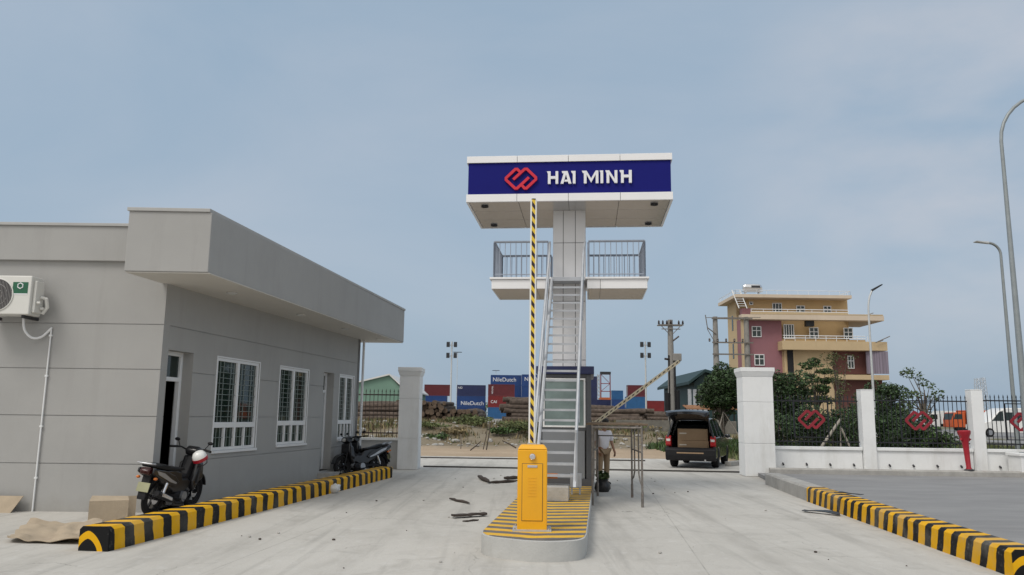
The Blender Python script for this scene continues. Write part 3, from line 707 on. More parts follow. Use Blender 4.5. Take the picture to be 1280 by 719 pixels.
# balconies
zb0, zb1 = 4.2, 4.44; bx = 1.62; by = .8
def balcony(xa, xb):
    m = MB(); m.box(xa+.03, xb-.03, -by+.03, by-.03, zb0+.01, zb1-.02); bal = m.build('balcony', M['seam'], tw)
    m = MB(); g = .004; xm = xa + (xb-xa)*(.78 if xa < 0 else .22)
    for y0, y1 in ((-by, -by+.028), (by-.028, by)):
        for a, b in ((xa, xm), (xm, xb)): m.box(a+g, b-g, y0, y1, zb0, zb1-.045)
    for x0, x1 in ((xa, xa+.028), (xb-.028, xb)): m.box(x0, x1, -by+.03, by-.03, zb0, zb1-.045)
    m.build('fascia', M['acp_white'], bal, bevel=.003)
    m = MB()
    for a, b in ((xa+.03, xm), (xm, xb-.03)): m.box(a+g, b-g, -by+.032, by-.032, zb0-.004, zb0+.008)
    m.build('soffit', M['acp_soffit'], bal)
    m = MB(); m.box(xa-.035, xb+.035, -by-.035, by+.035, zb1-.04, zb1); m.build('deck', M['acp_white'], bal, bevel=.004)
    m = MB(); zt = 5.21; out = xa if xa < 0 else xb; inn = xb if xa < 0 else xa
    o2 = out + (.05 if out < 0 else -.05); i2 = inn + (-.03 if out < 0 else .03)
    def bars(p, q, n):
        p, q = Vector(p), Vector(q)
        for i in range(n+1):
            c = p.lerp(q, i/n); m.cyl((c.x, c.y, zb1), (c.x, c.y, zt-.02), .009 if 0 < i < n else .024, n=6 if 0 < i < n else 4)
    for (p, q, n) in (((o2,-by+.05),(i2,-by+.05),10), ((o2,by-.05),(i2,by-.05),10), ((o2,-by+.05),(o2,by-.05),11)):
        bars((*p,0), (*q,0), n)
        m.tube([(p[0],p[1],zt),(q[0],q[1],zt)], .025, 4); m.tube([(p[0],p[1],zb1+.07),(q[0],q[1],zb1+.07)], .012, 4)
    m.build('railing', M['galv_blue'], bal)
balcony(-bx, -.40); balcony(.38, bx)
m = MB(); m.box(-.40+.037, .38-.037, -by-.03, -cw-.02, zb1-.07, zb1-.002); m.build('landing', M['galv'], tw)
# staircase
st = MB(); hwid = .30; xcen = lambda y: -.145 + .115*(y+3.92)/3.06; y0s, y1s = -3.92, -.86; zs0, zs1 = .47, 4.40; ns = 22
for s in (-1, 1):
    a, b_ = xcen(y0s) + s*hwid, xcen(y1s) + s*hwid
    for (u0, u1, d0, d1) in ((-.008, .008, -.06, .14), (.009, .04, -.075, -.062)) if s > 0 else ((-.008, .008, -.06, .14), (-.04, -.009, -.075, -.062)):
        st.hexa([(a+u0,y0s+d0,zs0-.02),(a+u1,y0s+d0,zs0-.02),(a+u1,y0s+d1,zs0-.02),(a+u0,y0s+d1,zs0-.02),(b_+u0,y1s+d0,zs1),(b_+u1,y1s+d0,zs1),(b_+u1,y1s+d1,zs1),(b_+u0,y1s+d1,zs1)])
stair = st.build('staircase', M['galv'], tw)
for i in range(1, ns+1):
    t = (i-.1)/ns; y = y0s + (y1s-y0s)*t; z = zs0 + (zs1-zs0)*t
    xc = xcen(y); m = MB(); m.box(xc-hwid+.01, xc+hwid-.01, y-.03, y+.15, z-.006, z); m.box(xc-hwid+.01, xc+hwid-.01, y-.034, y-.028, z-.038, z+.001)
    m.build('tread', M['galv'], stair)
for s in (-1, 1):
    m = MB(); sl_ = (zs1-zs0)/(y1s-y0s); up = .88
    def pt(t, dz): return (xcen(y0s+(y1s-y0s)*t) + s*(hwid+.045), y0s+(y1s-y0s)*t, zs0+(zs1-zs0)*t+dz)
    m.tube([pt(0, up-.05), pt(.52, up)], .026, 6); m.tube([pt(.52, up), pt(.90, up), (xcen(y1s)+s*(hwid+.07), -by+.06, 5.20)], .024, 6)
    m.tube([pt(0, up*.5), pt(.97, up*.5)], .012, 6)
    for t in (0.0, .26, .52, .76): m.tube([pt(t, -.02), pt(t, up)], .02, 4)
    m.build('handrail', M['galv'], stair)
xc = -.14; m = MB(); m.box(xc-.33, xc+.22, y0s-.12, y0s+.5, HI+.001, .455); ped = m.build('stair_footing', M['conc_block'], tw, bevel=.015)
m = MB(); m.box(xc-.15, xc+.03, y0s+.2, y0s+.21, .56, .64); m.build('marker_plate', M['orange_lens'], stair)

# guard booth
bt = thing('guard_booth', 'narrow grey glazed guard booth with navy roof band under the sign tower', 'booth', (1.21, 17.2, HI), -ta)
bx0, bx1, by0, by1 = -.56, .50, -.94, 1.3
m = MB(); m.box(bx0, bx1, by0, by1, 0, .14); m.build('plinth', M['booth_dark'], bt)
m = MB()
for (a, b, c, d) in ((bx0+.03, bx1-.13, by0+.012, by0+.05), (bx1-.05, bx1-.012, by0+.03, by1-.03), (bx0+.012, bx0+.05, by0+.03, by1-.03), (bx0+.03, bx1-.03, by1-.05, by1-.012)):
    m.box(a, b, c, d, .142, 1.08)
m.build('lower_panel', M['booth'], bt, bevel=.004)
m = MB()
for x in (bx0, bx1-.10):
    for y in (by0, by1-.08): m.box(x, x+(.08 if x < 0 else .10), y, y+.08, .141, 2.2)
for y in (by0+.004, by1-.074): m.box(bx0+.08, bx1-.10, y, y+.07, 1.08, 1.13); m.box(bx0+.08, bx1-.10, y, y+.07, 2.13, 2.2)
for x in (bx0+.004, bx1-.074): m.box(x, x+.07, by0+.08, by1-.08, 1.081, 1.131); m.box(x, x+.07, by0+.08, by1-.08, 2.131, 2.2)
m.build('frame', M['booth_dark'], bt, bevel=.004)
fw = MB(); fa, fb = bx0+.09, bx1-.115
for (a, b, c, d) in ((fa, fa+.035, 1.14, 2.12), (fb-.035, fb, 1.14, 2.12), (fa+.035, fb-.035, 1.14, 1.175), (fa+.035, fb-.035, 2.085, 2.12)): fw.box(a, b, by0-.006, by0+.05, c, d)
wn = fw.build('window', M['pvc'], bt, bevel=.003)
m = MB(); m.box(fa+.03, fb-.03, by0+.025, by0+.031, 1.17, 2.09); m.build('pane', M['booth_glass'], wn)
m = MB(); m.box(bx1-.03, bx1-.024, by0+.08, by1-.08, 1.13, 2.13); m.build('side_pane', M['booth_glass'], bt)
m = MB(); m.box(bx0+.024, bx0+.03, by0+.08, by1-.08, 1.13, 2.13); m.build('side_pane', M['booth_glass'], bt)
m = MB(); m.box(bx0-.05, bx1+.06, by0-.06, by1+.05, 2.2, 2.36); m.build('roof_band', M['navy'], bt, bevel=.012)
m = MB(); m.box(bx1-.01, bx1+.004, by0+.14, by0+.18, .9, 1.1); m.build('handle', M['chrome'], bt)
# small junction box by the stair foot
jb = thing('junction_box', 'small grey electrical box on legs beside the stair foot', 'electrical box', (1.17, 14.5, HI), -ta)
m = MB(); m.box(-.1, .1, -.06, .06, .12, .36); m.build('casing', M['galv'], jb, bevel=.006)
for x in (-.07, .07):
    m = MB(); m.box(x-.015, x+.015, -.02, .02, 0, .119); m.build('leg', M['galv'], jb)

# ------------------------------------------------------------------ gate pillars, walls, fences
def pillar(name, label, x0, x1, y0, y1, h, mt, rz=0):
    cx, cy = (x0+x1)/2, (y0+y1)/2; a, b = (x1-x0)/2, (y1-y0)/2
    p = thing(name, label, 'pillar', (cx, cy, 0), rz)
    m = MB(); g = .012; zz = [0, .9, 2.05, h-.26] if h > 2.6 else [0, h-.02]
    for z0, z1 in zip(zz, zz[1:]): m.box(-a, a, -b, b, z0+g/2, z1-g/2)
    m.box(-a+.014, a-.014, -b+.014, b-.014, 0, h-.1); 
    m.build('shaft', mt, p, bevel=.008)
    m = MB()
    if h > 2.6:
        m.hexa([(-a,-b,h-.26),(a,-b,h-.26),(a,b,h-.26),(-a,b,h-.26),(-a-.05,-b-.05,h-.12),(a+.05,-b-.05,h-.12),(a+.05,b+.05,h-.12),(-a-.05,b+.05,h-.12)])
        m.box(-a-.055, a+.055, -b-.055, b+.055, h-.118, h)
    else: m.box(-a-.006, a+.006, -b-.006, b+.006, h-.02, h)
    m.build('cap', mt, p, bevel=.01)
    return p
pillar('gate_pillar', 'tall pale grey gate pillar left of the gateway beside the gatehouse fence', -3.30, -2.70, 23.9, 24.7, 2.98, M['light_plaster'])
pillar('gate_pillar', 'tall white gate pillar right of the gateway behind the open car', 6.58, 7.42, 22.75, 23.5, 3.02, M['white_plaster'], -R(3))
WY = 23.12
def wy(X): return 23.45 - (X-7.4)*.05
def wallrun(name, label, Xa, Xb, h, mt, spouts=True):
    ya, yb = wy(Xa), wy(Xb); rz = math.atan2(yb-ya, Xb-Xa); ln = math.hypot(Xb-Xa, yb-ya)
    wl = thing(name, label, 'wall', (Xa, ya-.1, 0), rz)
    m = MB(); m.box(0, ln, 0, .2, 0, h-.09); m.build('panel', mt, wl, bevel=.006)
    m = MB(); m.box(-.0, ln, -.05, .25, h-.088, h); m.build('coping', mt, wl, bevel=.008)
    if spouts:
        n = int(ln/.62)
        for i in range(n):
            x = .35 + i*.66; m = MB(); m.cyl((x, .05, .36), (x-.01, -.07, .31), .028, n=8); m.build('drain_spout', M['seam'], wl)
    return wl
def fence(name, label, Xa, Xb, yfun, z0, zt, mt, emblem_at=None):
    ya, yb = yfun(Xa), yfun(Xb); rz = math.atan2(yb-ya, Xb-Xa); ln = math.hypot(Xb-Xa, yb-ya)
    f = thing(name, label, 'fence', (Xa, ya, 0), rz)
    n = max(3, round(ln/.125)); zr1, zr2 = z0+.14, zt-.18
    m = MB()
    for z in (zr1, zr2): m.box(0.01, ln-.01, -.015, .015, z-.018, z+.018)
    m.build('rail', mt, f)
    m = MB()
    for i in range(n+1):
        x = .05+(ln-.1)*i/n; m.box(x-.008, x+.008, -.008, .008, z0+.01, zt-.09)
        m.hexa([(x-.016,-.012,zt-.09),(x+.016,-.012,zt-.09),(x+.016,.012,zt-.09),(x-.016,.012,zt-.09),(x-.001,-.001,zt),(x+.001,-.001,zt),(x+.001,.001,zt),(x-.001,.001,zt)])
    m.build('pickets', mt, f)
    if emblem_at is not None:
        cx = emblem_at - Xa; cz = 1.59
        m = MB()
        for a, b, c, d in ((-.5,.5,-.52,-.495),(-.5,.5,.495,.52),(-.5,-.475,-.495,.495),(.475,.5,-.495,.495)): m.box(cx+a, cx+b, -.03, .03, cz+c, cz+d)
        m.build('emblem_frame', mt, f)
        emblem(f, 'emblem', lambda u: cx+(u-202)*.0029, lambda v: cz-(v-208)*.0029, -.02, .03, 25, M['emblem_dark'])
    return f
wallrun('perimeter_wall', 'low white wall section next to the right gate pillar', 7.45, 10.03, .82, M['white_plaster'])
pillar('fence_post', 'slim white square post between the first and second fence panels', 10.05, 10.40, 23.1, 23.45, 2.46, M['white_plaster'], -R(3))
wallrun('perimeter_wall', 'low white wall section between the two slim white posts', 10.42, 13.10, .82, M['white_plaster'])
pillar('fence_post', 'slim white square post right of the red standpipe', 13.12, 13.44, 22.95, 23.28, 2.49, M['white_plaster'], -R(3))
wallrun('perimeter_wall', 'low white wall section running off at the right behind the tall lamp', 13.46, 18.5, .82, M['white_plaster'])
fence('picket_fence', 'black spiked railing with red emblem beside the right gate pillar', 7.46, 10.03, lambda X: wy(X), .82, 2.3, M['black_iron'], 8.68)
fence('picket_fence', 'black spiked railing with red emblem between the two slim white posts', 10.42, 13.10, lambda X: wy(X), .82, 2.33, M['black_iron'], 11.70)
fence('picket_fence', 'black spiked railing with red emblem behind the tall lamp post', 13.46, 18.4, lambda X: wy(X), .82, 2.36, M['black_iron'], 14.62)
lw = thing('fence_wall', 'low grey wall under the railing between gatehouse and gate pillar', 'wall', (-4.4, 24.0, 0))
m = MB(); m.box(-2, 1.09, 0, .2, 0, .83); m.build('panel', M['wall'], lw)
m = MB(); m.box(-2, 1.09, -.04, .24, .832, .9); m.build('coping', M['light_plaster'], lw, bevel=.006)
fence('picket_fence', 'dark brown spiked railing between gatehouse and left gate pillar', -6.4, -3.31, lambda X: 24.1, .9, 2.34, M['brown_iron'])
# rails of the sliding gate
for nm, (a, b) in {'gate rail set in the concrete nearer the car, crossing the gateway': ((-2.66, 25.2), (6.9, 24.3)), 'second gate rail farther back, crossing the concrete before the dirt': ((-4.5, 30.6), (5.0, 30.2))}.items():
    a, b = Vector(a), Vector(b); rz = math.atan2((b-a).y, (b-a).x)
    t = thing('gate_rail', nm, 'rail', (a.x, a.y, 0), rz); ln = (b-a).length
    m = MB(); m.box(0, ln, -.05, .05, .001, .012); m.build('flange', M['rail'], t); m = MB(); m.box(0, ln, -.015, .015, .0125, .045); m.build('track', M['rail'], t)

# red standpipe
sp_ = thing('standpipe', 'red standpipe with flared head leaning in front of the white wall', 'standpipe', (12.60, 22.44, .252))
m = MB(); m.lathe([(.0,.0),(.08,0),(.08,.05),(.062,.09),(.078,.62),(.09,.80),(.13,.92),(.165,1.0),(.17,1.07),(.155,1.085),(.12,1.06),(0,1.05)], (0,0,0), 'z', 20)
o = m.build('post', M['red_paint'], sp_, smooth=35)
m = MB(); m.lathe([(0,0),(.13,0),(.13,.03),(.07,.05),(0,.05)], (0,0,-.002), 'z', 16); m.build('foot', M['seam'], sp_, smooth=35)
for s in (-1, 1):
    m = MB(); m.cyl((s*.06,0,.78), (s*.13,-.04,.86), .03, .035, 14); m.build('outlet', M['red_paint'], sp_, smooth=35)
sp_.rotation_euler = (0, -R(3.5), 0)
# white lamp pedestal + lamps
def street_lamp(label, base, h, r0, r1, armpts, head_dir, mt, headm, pedestal=False):
    l = thing('street_lamp', label, 'street lamp', base)
    path = [(0,0,0),(0,0,h*.5),(0,0,h)] + armpts; k = len(path)
    rs = [r0 + (r1-r0)*min(1, p[2]/h) for p in path]
    m = MB(); m.tube(path, rs, 10); m.build('pole', mt, l, smooth=40)
    e = Vector(armpts[-1]); d = Vector(head_dir).normalized()
    s = Vector((-d.y, d.x, 0)); 
    if s.length < .1: s = Vector((1,0,0))
    s.normalize(); u = s.cross(d); 
    m = MB()
    def q(a, b, c): return e + d*a + s*b + u*c
    hl, hw_, hh = .62, .15, .06
    m.hexa([q(-.05,-.06,-hh), q(hl,-hw_,-hh*.6), q(hl,hw_,-hh*.6), q(-.05,.06,-hh), q(-.05,-.06,hh), q(hl,-hw_*.7,hh*.4), q(hl,hw_*.7,hh*.4), q(-.05,.06,hh)])
    m.build('lamp_head', headm, l, bevel=.03)
    m = MB(); m.box(-.17, .17, -.17, .17, 0, .02); m.build('base_plate', mt, l)
    return l
def arc(x, z0, dx, dz, n=8, dy=0):
    return [(x+dx*(1-math.cos(R(90)*i/n)), dy*i/n, z0+dz*math.sin(R(90)*i/n)) for i in range(1, n+1)]
pd = thing('lamp_pedestal', 'white plastered block carrying the tall lamp at the wall', 'pedestal', (14.36, 22.55, 0))
m = MB(); m.box(-.42, .42, -.3, .3, 0, .66); m.build('block', M['white_plaster'], pd, bevel=.01); m = MB(); m.box(-.46, .46, -.34, .34, .662, .74); m.build('cap', M['white_plaster'], pd, bevel=.01)
street_lamp('tallest grey street lamp on the white block, its arm curving out of the photo', (14.36, 22.55, .74), 9.0, .10, .05, arc(0, 9.0, 1.6, 1.5), (1,0,.1), M['lamp_pole'], M['lamp_head'])
b = W(1266, 490, 36); street_lamp('grey street lamp behind the fence with its head bent to the left', (b.x, 36, hgt(b.x,36)), 9.0, .10, .06, arc(0, 9.0, -.55, .55), (-1,0,.06), M['lamp_pole'], M['lamp_pale'])
b = W(1091, 480, 42); street_lamp('slim street lamp before the yellow house with its head bent to the right', (b.x, 42, hgt(b.x,42)), 7.2, .075, .05, [(.02,0,7.5),(.1,0,7.9),(.26,0,8.25)], (.7,0,.4), M['lamp_pale'], M['lamp_head'])
def flood(label, px, ytop, Y, hm, w_=.09):
    b = W(px, ytop, Y); z0 = hgt(b.x, Y)
    l = thing('floodlight_mast', label, 'floodlight', (b.x, Y, z0)); H_ = b.z - z0
    m = MB(); m.tube([(0,0,0),(0,0,H_)], [w_*1.5, w_], 8); m.build('mast', M['lamp_pale'], l, smooth=40)
    for i in (0, 1):
        m = MB(); m.box(-.75, .75, -.04, .04, H_-1.5*i-.55, H_-1.5*i-.45); m.build('crossbar', M['lamp_pale'], l)
        for s in (-1, 1):
            m = MB(); m.hexa([(s*.5-.22,-.3,H_-1.5*i-.78),(s*.5+.22,-.3,H_-1.5*i-.78),(s*.5+.22,-.05,H_-1.5*i-.78),(s*.5-.22,-.05,H_-1.5*i-.78),
                              (s*.5-.22,-.3,H_-1.5*i-.15),(s*.5+.22,-.3,H_-1.5*i-.15),(s*.5+.22,-.05,H_-1.5*i-.05),(s*.5-.22,-.05,H_-1.5*i-.05)]); m.build('floodlight', M['lamp_head'], l)
flood('pale floodlight mast behind the log pile left of the sign tower', 565, 427, 110, None)
flood('pale floodlight mast right of the sign tower, beyond the half raised arm', 806.5, 427, 110, None)
def yard_lamp(label, px, ytop, Y):
    b = W(px, ytop, Y); z0 = hgt(b.x, Y); l = thing('yard_lamp', label, 'yard lamp', (b.x, Y, z0)); H_ = b.z-z0
    m = MB(); m.tube([(0,0,0),(0,0,H_)], .06, 6); m.build('mast', M['lamp_pale'], l); m = MB(); m.box(-.9, .9, -.2, .2, H_-.12, H_); m.build('lamp_bar', M['lamp_head'], l)
yard_lamp('thin distant yard lamp just right of the left floodlight mast', 572, 440, 170)
yard_lamp('thin distant yard lamp sticking up above the blue containers', 620, 463, 200)

# ------------------------------------------------------------------ motorbikes
def motorbike(label, loc, rz, group):
    b = thing('motorbike', label, 'motorbike', loc, rz, group)
    def wheel(x):
        m = MB(); m.tube([(x+.245*math.cos(a*.2618), 0, .29+.245*math.sin(a*.2618)) for a in range(24)], .047, 10, closed=True)
        wv = m.build('wheel', M['rubber'], b, smooth=50)
        m = MB(); m.tube([(x+.195*math.cos(a*.2618), 0, .29+.195*math.sin(a*.2618)) for a in range(24)], .022, 8, closed=True)
        for i in range(5):
            a = R(72*i+15); m.hexa([(x+r_*math.cos(a)+s*.018*math.sin(a)*q, yy, .29+r_*math.sin(a)-s*.018*math.cos(a)*q) for (r_, q) in ((.03,1.4),(.19,1)) for (s, yy) in ((-1,-.014),(1,-.014),(1,.014),(-1,.014))])
        m.lathe([(0,-.06),(.035,-.06),(.04,0),(.035,.06),(0,.06)], (x,0,.29), 'y', 14)
        m.build('rim', M['bike_matt'], wv)
        m = MB(); m.lathe([(.05,-.035),(.105,-.035),(.105,-.03),(.05,-.03)], (x,0,.29), 'y', 20); m.build('brake_disc', M['chrome'], wv)
    wheel(-.62); wheel(.63)
    def pr(name, poly, hw_, mt, bev=.02, parent=b, y0=None):
        m = MB(); m.prism(poly, -hw_ if y0 is None else y0, hw_, 'y'); return m.build(name, mt, parent, bevel=bev, seg=3, smooth=50)
    pr('body', [(-.80,.73),(-.86,.66),(-.55,.50),(-.30,.40),(-.20,.34),(.12,.33),(.28,.40),(.30,.50),(.18,.56),(.02,.56),(-.06,.68),(-.3,.74)], .105, M['bike_black'], .03)
    for s in (-1, 1):
        m = MB(); y0, y1 = sorted((s*.10, s*.135)); m.prism([(-.98,.79),(-1.0,.72),(-.86,.65),(-.42,.50),(-.22,.47),(-.14,.53),(-.3,.64),(-.62,.74)], y0, y1, 'y'); m.build('side_panel', M['bike_black'], b, bevel=.015, seg=3, smooth=50)
        m = MB(); y0, y1 = sorted((s*.1355, s*.1395)); m.prism([(-.9,.755),(-.84,.69),(-.44,.545),(-.25,.50),(-.24,.525),(-.42,.59),(-.66,.70)], y0, y1, 'y'); m.build('stripe', M['silver_paint'], b)
    pr('seat', [(-.92,.80),(-.93,.84),(-.62,.84),(-.45,.79),(-.2,.76),(-.02,.75),(.0,.71),(-.25,.71),(-.6,.745)], .125, M['bike_seat'], .028)
    pr('tail_lamp', [(-1.0,.80),(-1.05,.75),(-1.02,.69),(-.94,.68),(-.9,.79)], .075, M['dark_lens'], .02)
    m = MB(); m.tube([(-.95,-.11,.86),(-1.06,-.11,.87),(-1.08,0,.87),(-1.06,.11,.87),(-.95,.11,.86)], .014, 8); m.build('grab_rail', M['silver_paint'], b, smooth=40)
    pr('engine', [(-.16,.34),(-.18,.22),(.0,.17),(.2,.2),(.3,.27),(.26,.36)], .12, M['bike_matt'], .025)
    m = MB(); m.cyl((.05,-.16,.27), (.05,.16,.27), .085, n=20); m.cyl((.2,0,.30), (.36,0,.36), .07, n=16)
    for i in range(4): m.cyl((.22+.035*i,0,.308+.013*i), (.232+.035*i,0,.312+.013*i), .085, n=16)
    m.build('crankcase', M['alloy'], b, smooth=35)
    m = MB(); m.tube([(.22,-.1,.24),(.05,-.15,.17),(-.2,-.165,.19),(-.36,-.17,.25)], .02, 10); m.tube([(-.34,-.17,.24),(-.42,-.172,.27),(-.86,-.178,.40),(-.9,-.179,.41)], [.03,.05,.055,.045], 14); e = m.build('exhaust', M['bike_matt'], b, smooth=40)
    m = MB(); m.hexa([(-.46,-.236,.26),(-.8,-.242,.36),(-.8,-.225,.36),(-.46,-.22,.26),(-.47,-.236,.31),(-.8,-.242,.42),(-.8,-.225,.42),(-.47,-.22,.31)]); m.build('heat_shield', M['chrome'], e, bevel=.006)
    m = MB(); m.hexa([(-.66,-.1,.26),(-.1,-.1,.25),(-.1,-.075,.25),(-.66,-.075,.26),(-.66,-.1,.31),(-.1,-.1,.3),(-.1,-.075,.3),(-.66,-.075,.31)]); m.hexa([(-.66,.075,.26),(-.1,.075,.25),(-.1,.1,.25),(-.66,.1,.26),(-.66,.075,.31),(-.1,.075,.3),(-.1,.1,.3),(-.66,.1,.31)]); m.build('swingarm', M['bike_matt'], b)
    for s in (-1, 1):
        m = MB(); m.tube([(-.62,s*.12,.3),(-.5,s*.12,.58)], .014, 8); m.tube([(-.6+.012*i*0,s*.12,.34),(-.52,s*.12,.53)], .032, 10); m.build('shock_absorber', M['chrome'], b, smooth=40)
        m = MB(); m.tube([(.63,s*.075,.29),(.50,s*.07,.66)], .024, 10); m.build('fork_leg', M['bike_matt'], b, smooth=40)
        m = MB(); m.tube([(.40,s*.1,1.0),(.36,s*.2,1.05),(.30,s*.25,1.05),(.27,s*.36,1.04)], [.014,.014,.02,.021], 10); m.build('handlebar', M['bike_matt'], b, smooth=40)
        m = MB(); m.tube([(.34,s*.22,1.06),(.36,s*.27,1.15)], .008, 6); m.ell((.355,s*.29,1.17), .018, .05, .03, 12, 8); m.build('mirror', M['bike_matt'], b, smooth=50)
        m = MB(); m.tube([(-.2,s*.11,.25),(-.2,s*.24,.26)], .016, 8); m.build('footrest', M['rubber'], b, smooth=40)
        m = MB(); m.tube([(.1,s*.1,.2),(.1,s*.28,.21)], .018, 8); m.build('footrest', M['rubber'], b, smooth=40)
        m = MB(); m.ell((-.92,s*.14,.63), .035,.03,.024); m.build('indicator', M['orange_lens'], b, smooth=60)
    def arcpoly(cx, cz, r0, r1, a0, a1, n=10):
        return [(cx+r0*math.cos(R(a0+(a1-a0)*i/n)), cz+r0*math.sin(R(a0+(a1-a0)*i/n))) for i in range(n+1)] + [(cx+r1*math.cos(R(a1-(a1-a0)*i/n)), cz+r1*math.sin(R(a1-(a1-a0)*i/n))) for i in range(n+1)]
    pr('front_fender', arcpoly(.63,.29,.315,.34,15,150), .065, M['bike_black'], .01)
    pr('rear_fender', arcpoly(-.62,.29,.33,.35,80,170) , .07, M['bike_matt'], .01)
    m = MB(); m.hexa([(-1.0,-.06,.30),(-.97,-.06,.30),(-.97,.06,.30),(-1.0,.06,.30),(-.93,-.06,.66),(-.90,-.06,.66),(-.90,.06,.66),(-.93,.06,.66)]); mf = m.build('mudguard_flap', M['bike_matt'], b)
    m = MB(); m.hexa([(-1.0,-.095,.42),(-.992,-.095,.42),(-.992,.095,.42),(-1.0,.095,.42),(-.965,-.095,.56),(-.957,-.095,.56),(-.957,.095,.56),(-.965,.095,.56)]); m.build('number_plate', M['plate_y'], mf)
    pr('leg_shield', [(.30,.40),(.36,.33),(.44,.45),(.52,.72),(.50,.90),(.42,.92),(.36,.70),(.28,.52)], .16, M['bike_black'], .035)
    for s in (-1, 1):
        m = MB(); m.hexa([(.34,s*.14,.42),(.46,s*.14,.48),(.50,s*.2,.56),(.36,s*.2,.5),(.40,s*.13,.84),(.50,s*.13,.86),(.46,s*.19,.80),(.38,s*.19,.78)])
        m.build('shield_wing', M['silver_paint'] if group is None else M['bike_black'], b, bevel=.015)
    pr('headlight_cowl', [(.34,.93),(.46,.90),(.56,.97),(.52,1.05),(.40,1.09),(.30,1.03)], .11, M['bike_black'], .03)
    m = MB(); m.ell((.535,0,.985), .03,.085,.045); m.build('headlight', M['white_lens'], b, smooth=60)
    pr('tank_cover', [(.30,.50),(.42,.9),(.36,.93),(.2,.62),(.0,.6),(.02,.5)], .06, M['bike_matt'], .02)
    m = MB(); m.tube([(-.05,.1,.24),(-.12,.2,.02)], .012, 8); m.box(-.15,-.09,.18,.24,0,.015); m.build('kick_stand', M['chrome'], b)
    return b
r0 = Vector((-5.44, 12.5)); r1 = Vector((-5.30, 13.72)); mid = (r0+r1)/2; dd = r1-r0
bk = motorbike('black motorbike parked with its tail to the wall corner and a helmet on its handlebar', (mid.x, mid.y, 0), math.atan2(dd.y, dd.x), 'parked motorbikes')
bk.location.x -= .07; bk.rotation_euler[0] = R(7); bk.scale = (.95, 1.0, .94); bk.location.x += .04; bk.location.y += .05
fr_ = Vector((-4.22, 20.5)); rr = Vector((-3.42, 21.55)); dd = fr_-rr; mid = (fr_+rr)/2
b2 = dup(bk, (mid.x, mid.y, 0), math.atan2(dd.y, dd.x), 'nearer black motorbike of the pair at the far end of the striped kerb'); b2.rotation_euler[0] = R(7)
b3 = dup(bk, (mid.x+.02, mid.y+.72, 0), math.atan2(dd.y, dd.x)+.12, 'farther black motorbike of the pair, against the railing wall'); b3.rotation_euler[0] = R(7)
# helmet on the handlebar
hm = thing('helmet', 'white helmet with red rim hanging on the motorbike handlebar', 'helmet', (-5.06, 13.36, .82)); hm.scale = (.9, .9, .9)
m = MB(); n = 18
vs = []; rows = 8
m.lathe([(.001,.15),(.05,.145),(.09,.125),(.118,.085),(.13,.03),(.128,0),(.12,0),(.12,.03),(.001,.1)], (0,0,0), 'z', 24); m.build('shell', M['white_paint'], hm, smooth=50)
m = MB(); m.lathe([(.131,-.03),(.135,-.03),(.134,.028),(.1305,.028)], (0,0,0), 'z', 24); m.build('red_band', M['red_paint'], hm, smooth=50)
m = MB(); m.tube([(-.12,0,0),(-.08,.02,-.12),(0,.03,-.16),(.08,.02,-.12),(.12,0,0)], .008, 6); m.build('strap', M['seam'], hm)
hm.rotation_euler = (R(25), R(-15), 0)

# ------------------------------------------------------------------ car
car = thing('parked_car', 'black estate car with raised tailgate parked beyond the gateway', 'car', (5.78, 26.1, 0), -R(21))
RW = .83
def arch(cy, r=.37, z=.33, n=8): return [(cy + r*math.cos(R(180*i/n)), z + r*math.sin(R(180*i/n))) for i in range(n+1)]
side = [(.04,.34),(.0,.62),(.02,1.0),(.12,1.04),(3.05,1.02),(4.15,.92),(4.42,.78),(4.45,.36)] + [(3.62+.37,.33)] + arch(3.62)[1:-1] + [(3.25,.33),(1.27,.33)] + arch(.9)[1:-1] + [(.53,.33)]
m = MB()
for s in (-1, 1):
    x0, x1 = sorted((s*RW, s*(RW-.09))); m.prism(side, x0, x1, 'x')
m.box(-RW+.091, RW-.091, .08, 3.0, .36, .52)
m.prism([(3.0,.36),(3.0,1.015),(4.12,.91),(4.40,.77),(4.43,.36)], -RW+.0905, RW-.0905, 'x')
m.build('body', M['car'], car, bevel=.03, seg=3, smooth=45)
m = MB(); m.prism([(.18,1.60),(.32,1.665),(1.2,1.70),(2.1,1.67),(2.45,1.58),(2.4,1.55),(1.2,1.64),(.3,1.60)], -.64, .64, 'x')
m.build('roof', M['car'], car, bevel=.03, seg=3, smooth=45)
m = MB()
for s in (-1, 1):
    for (ya, za, yb, zb, wd) in ((.06,1.04,.24,1.61,.17), (1.15,1.03,1.12,1.62,.07), (2.05,1.03,1.98,1.62,.07), (3.05,1.02,2.38,1.58,.09)):
        xa, xb = s*(RW-.02), s*.63
        m.hexa([(xa,ya-wd/2,za),(xa-s*.07,ya-wd/2,za),(xa-s*.07,ya+wd/2,za),(xa,ya+wd/2,za),(xb,yb-wd/2,zb),(xb-s*.07,yb-wd/2,zb),(xb-s*.07,yb+wd/2,zb),(xb,yb+wd/2,zb)])
m.build('pillar', M['car'], car, bevel=.012)
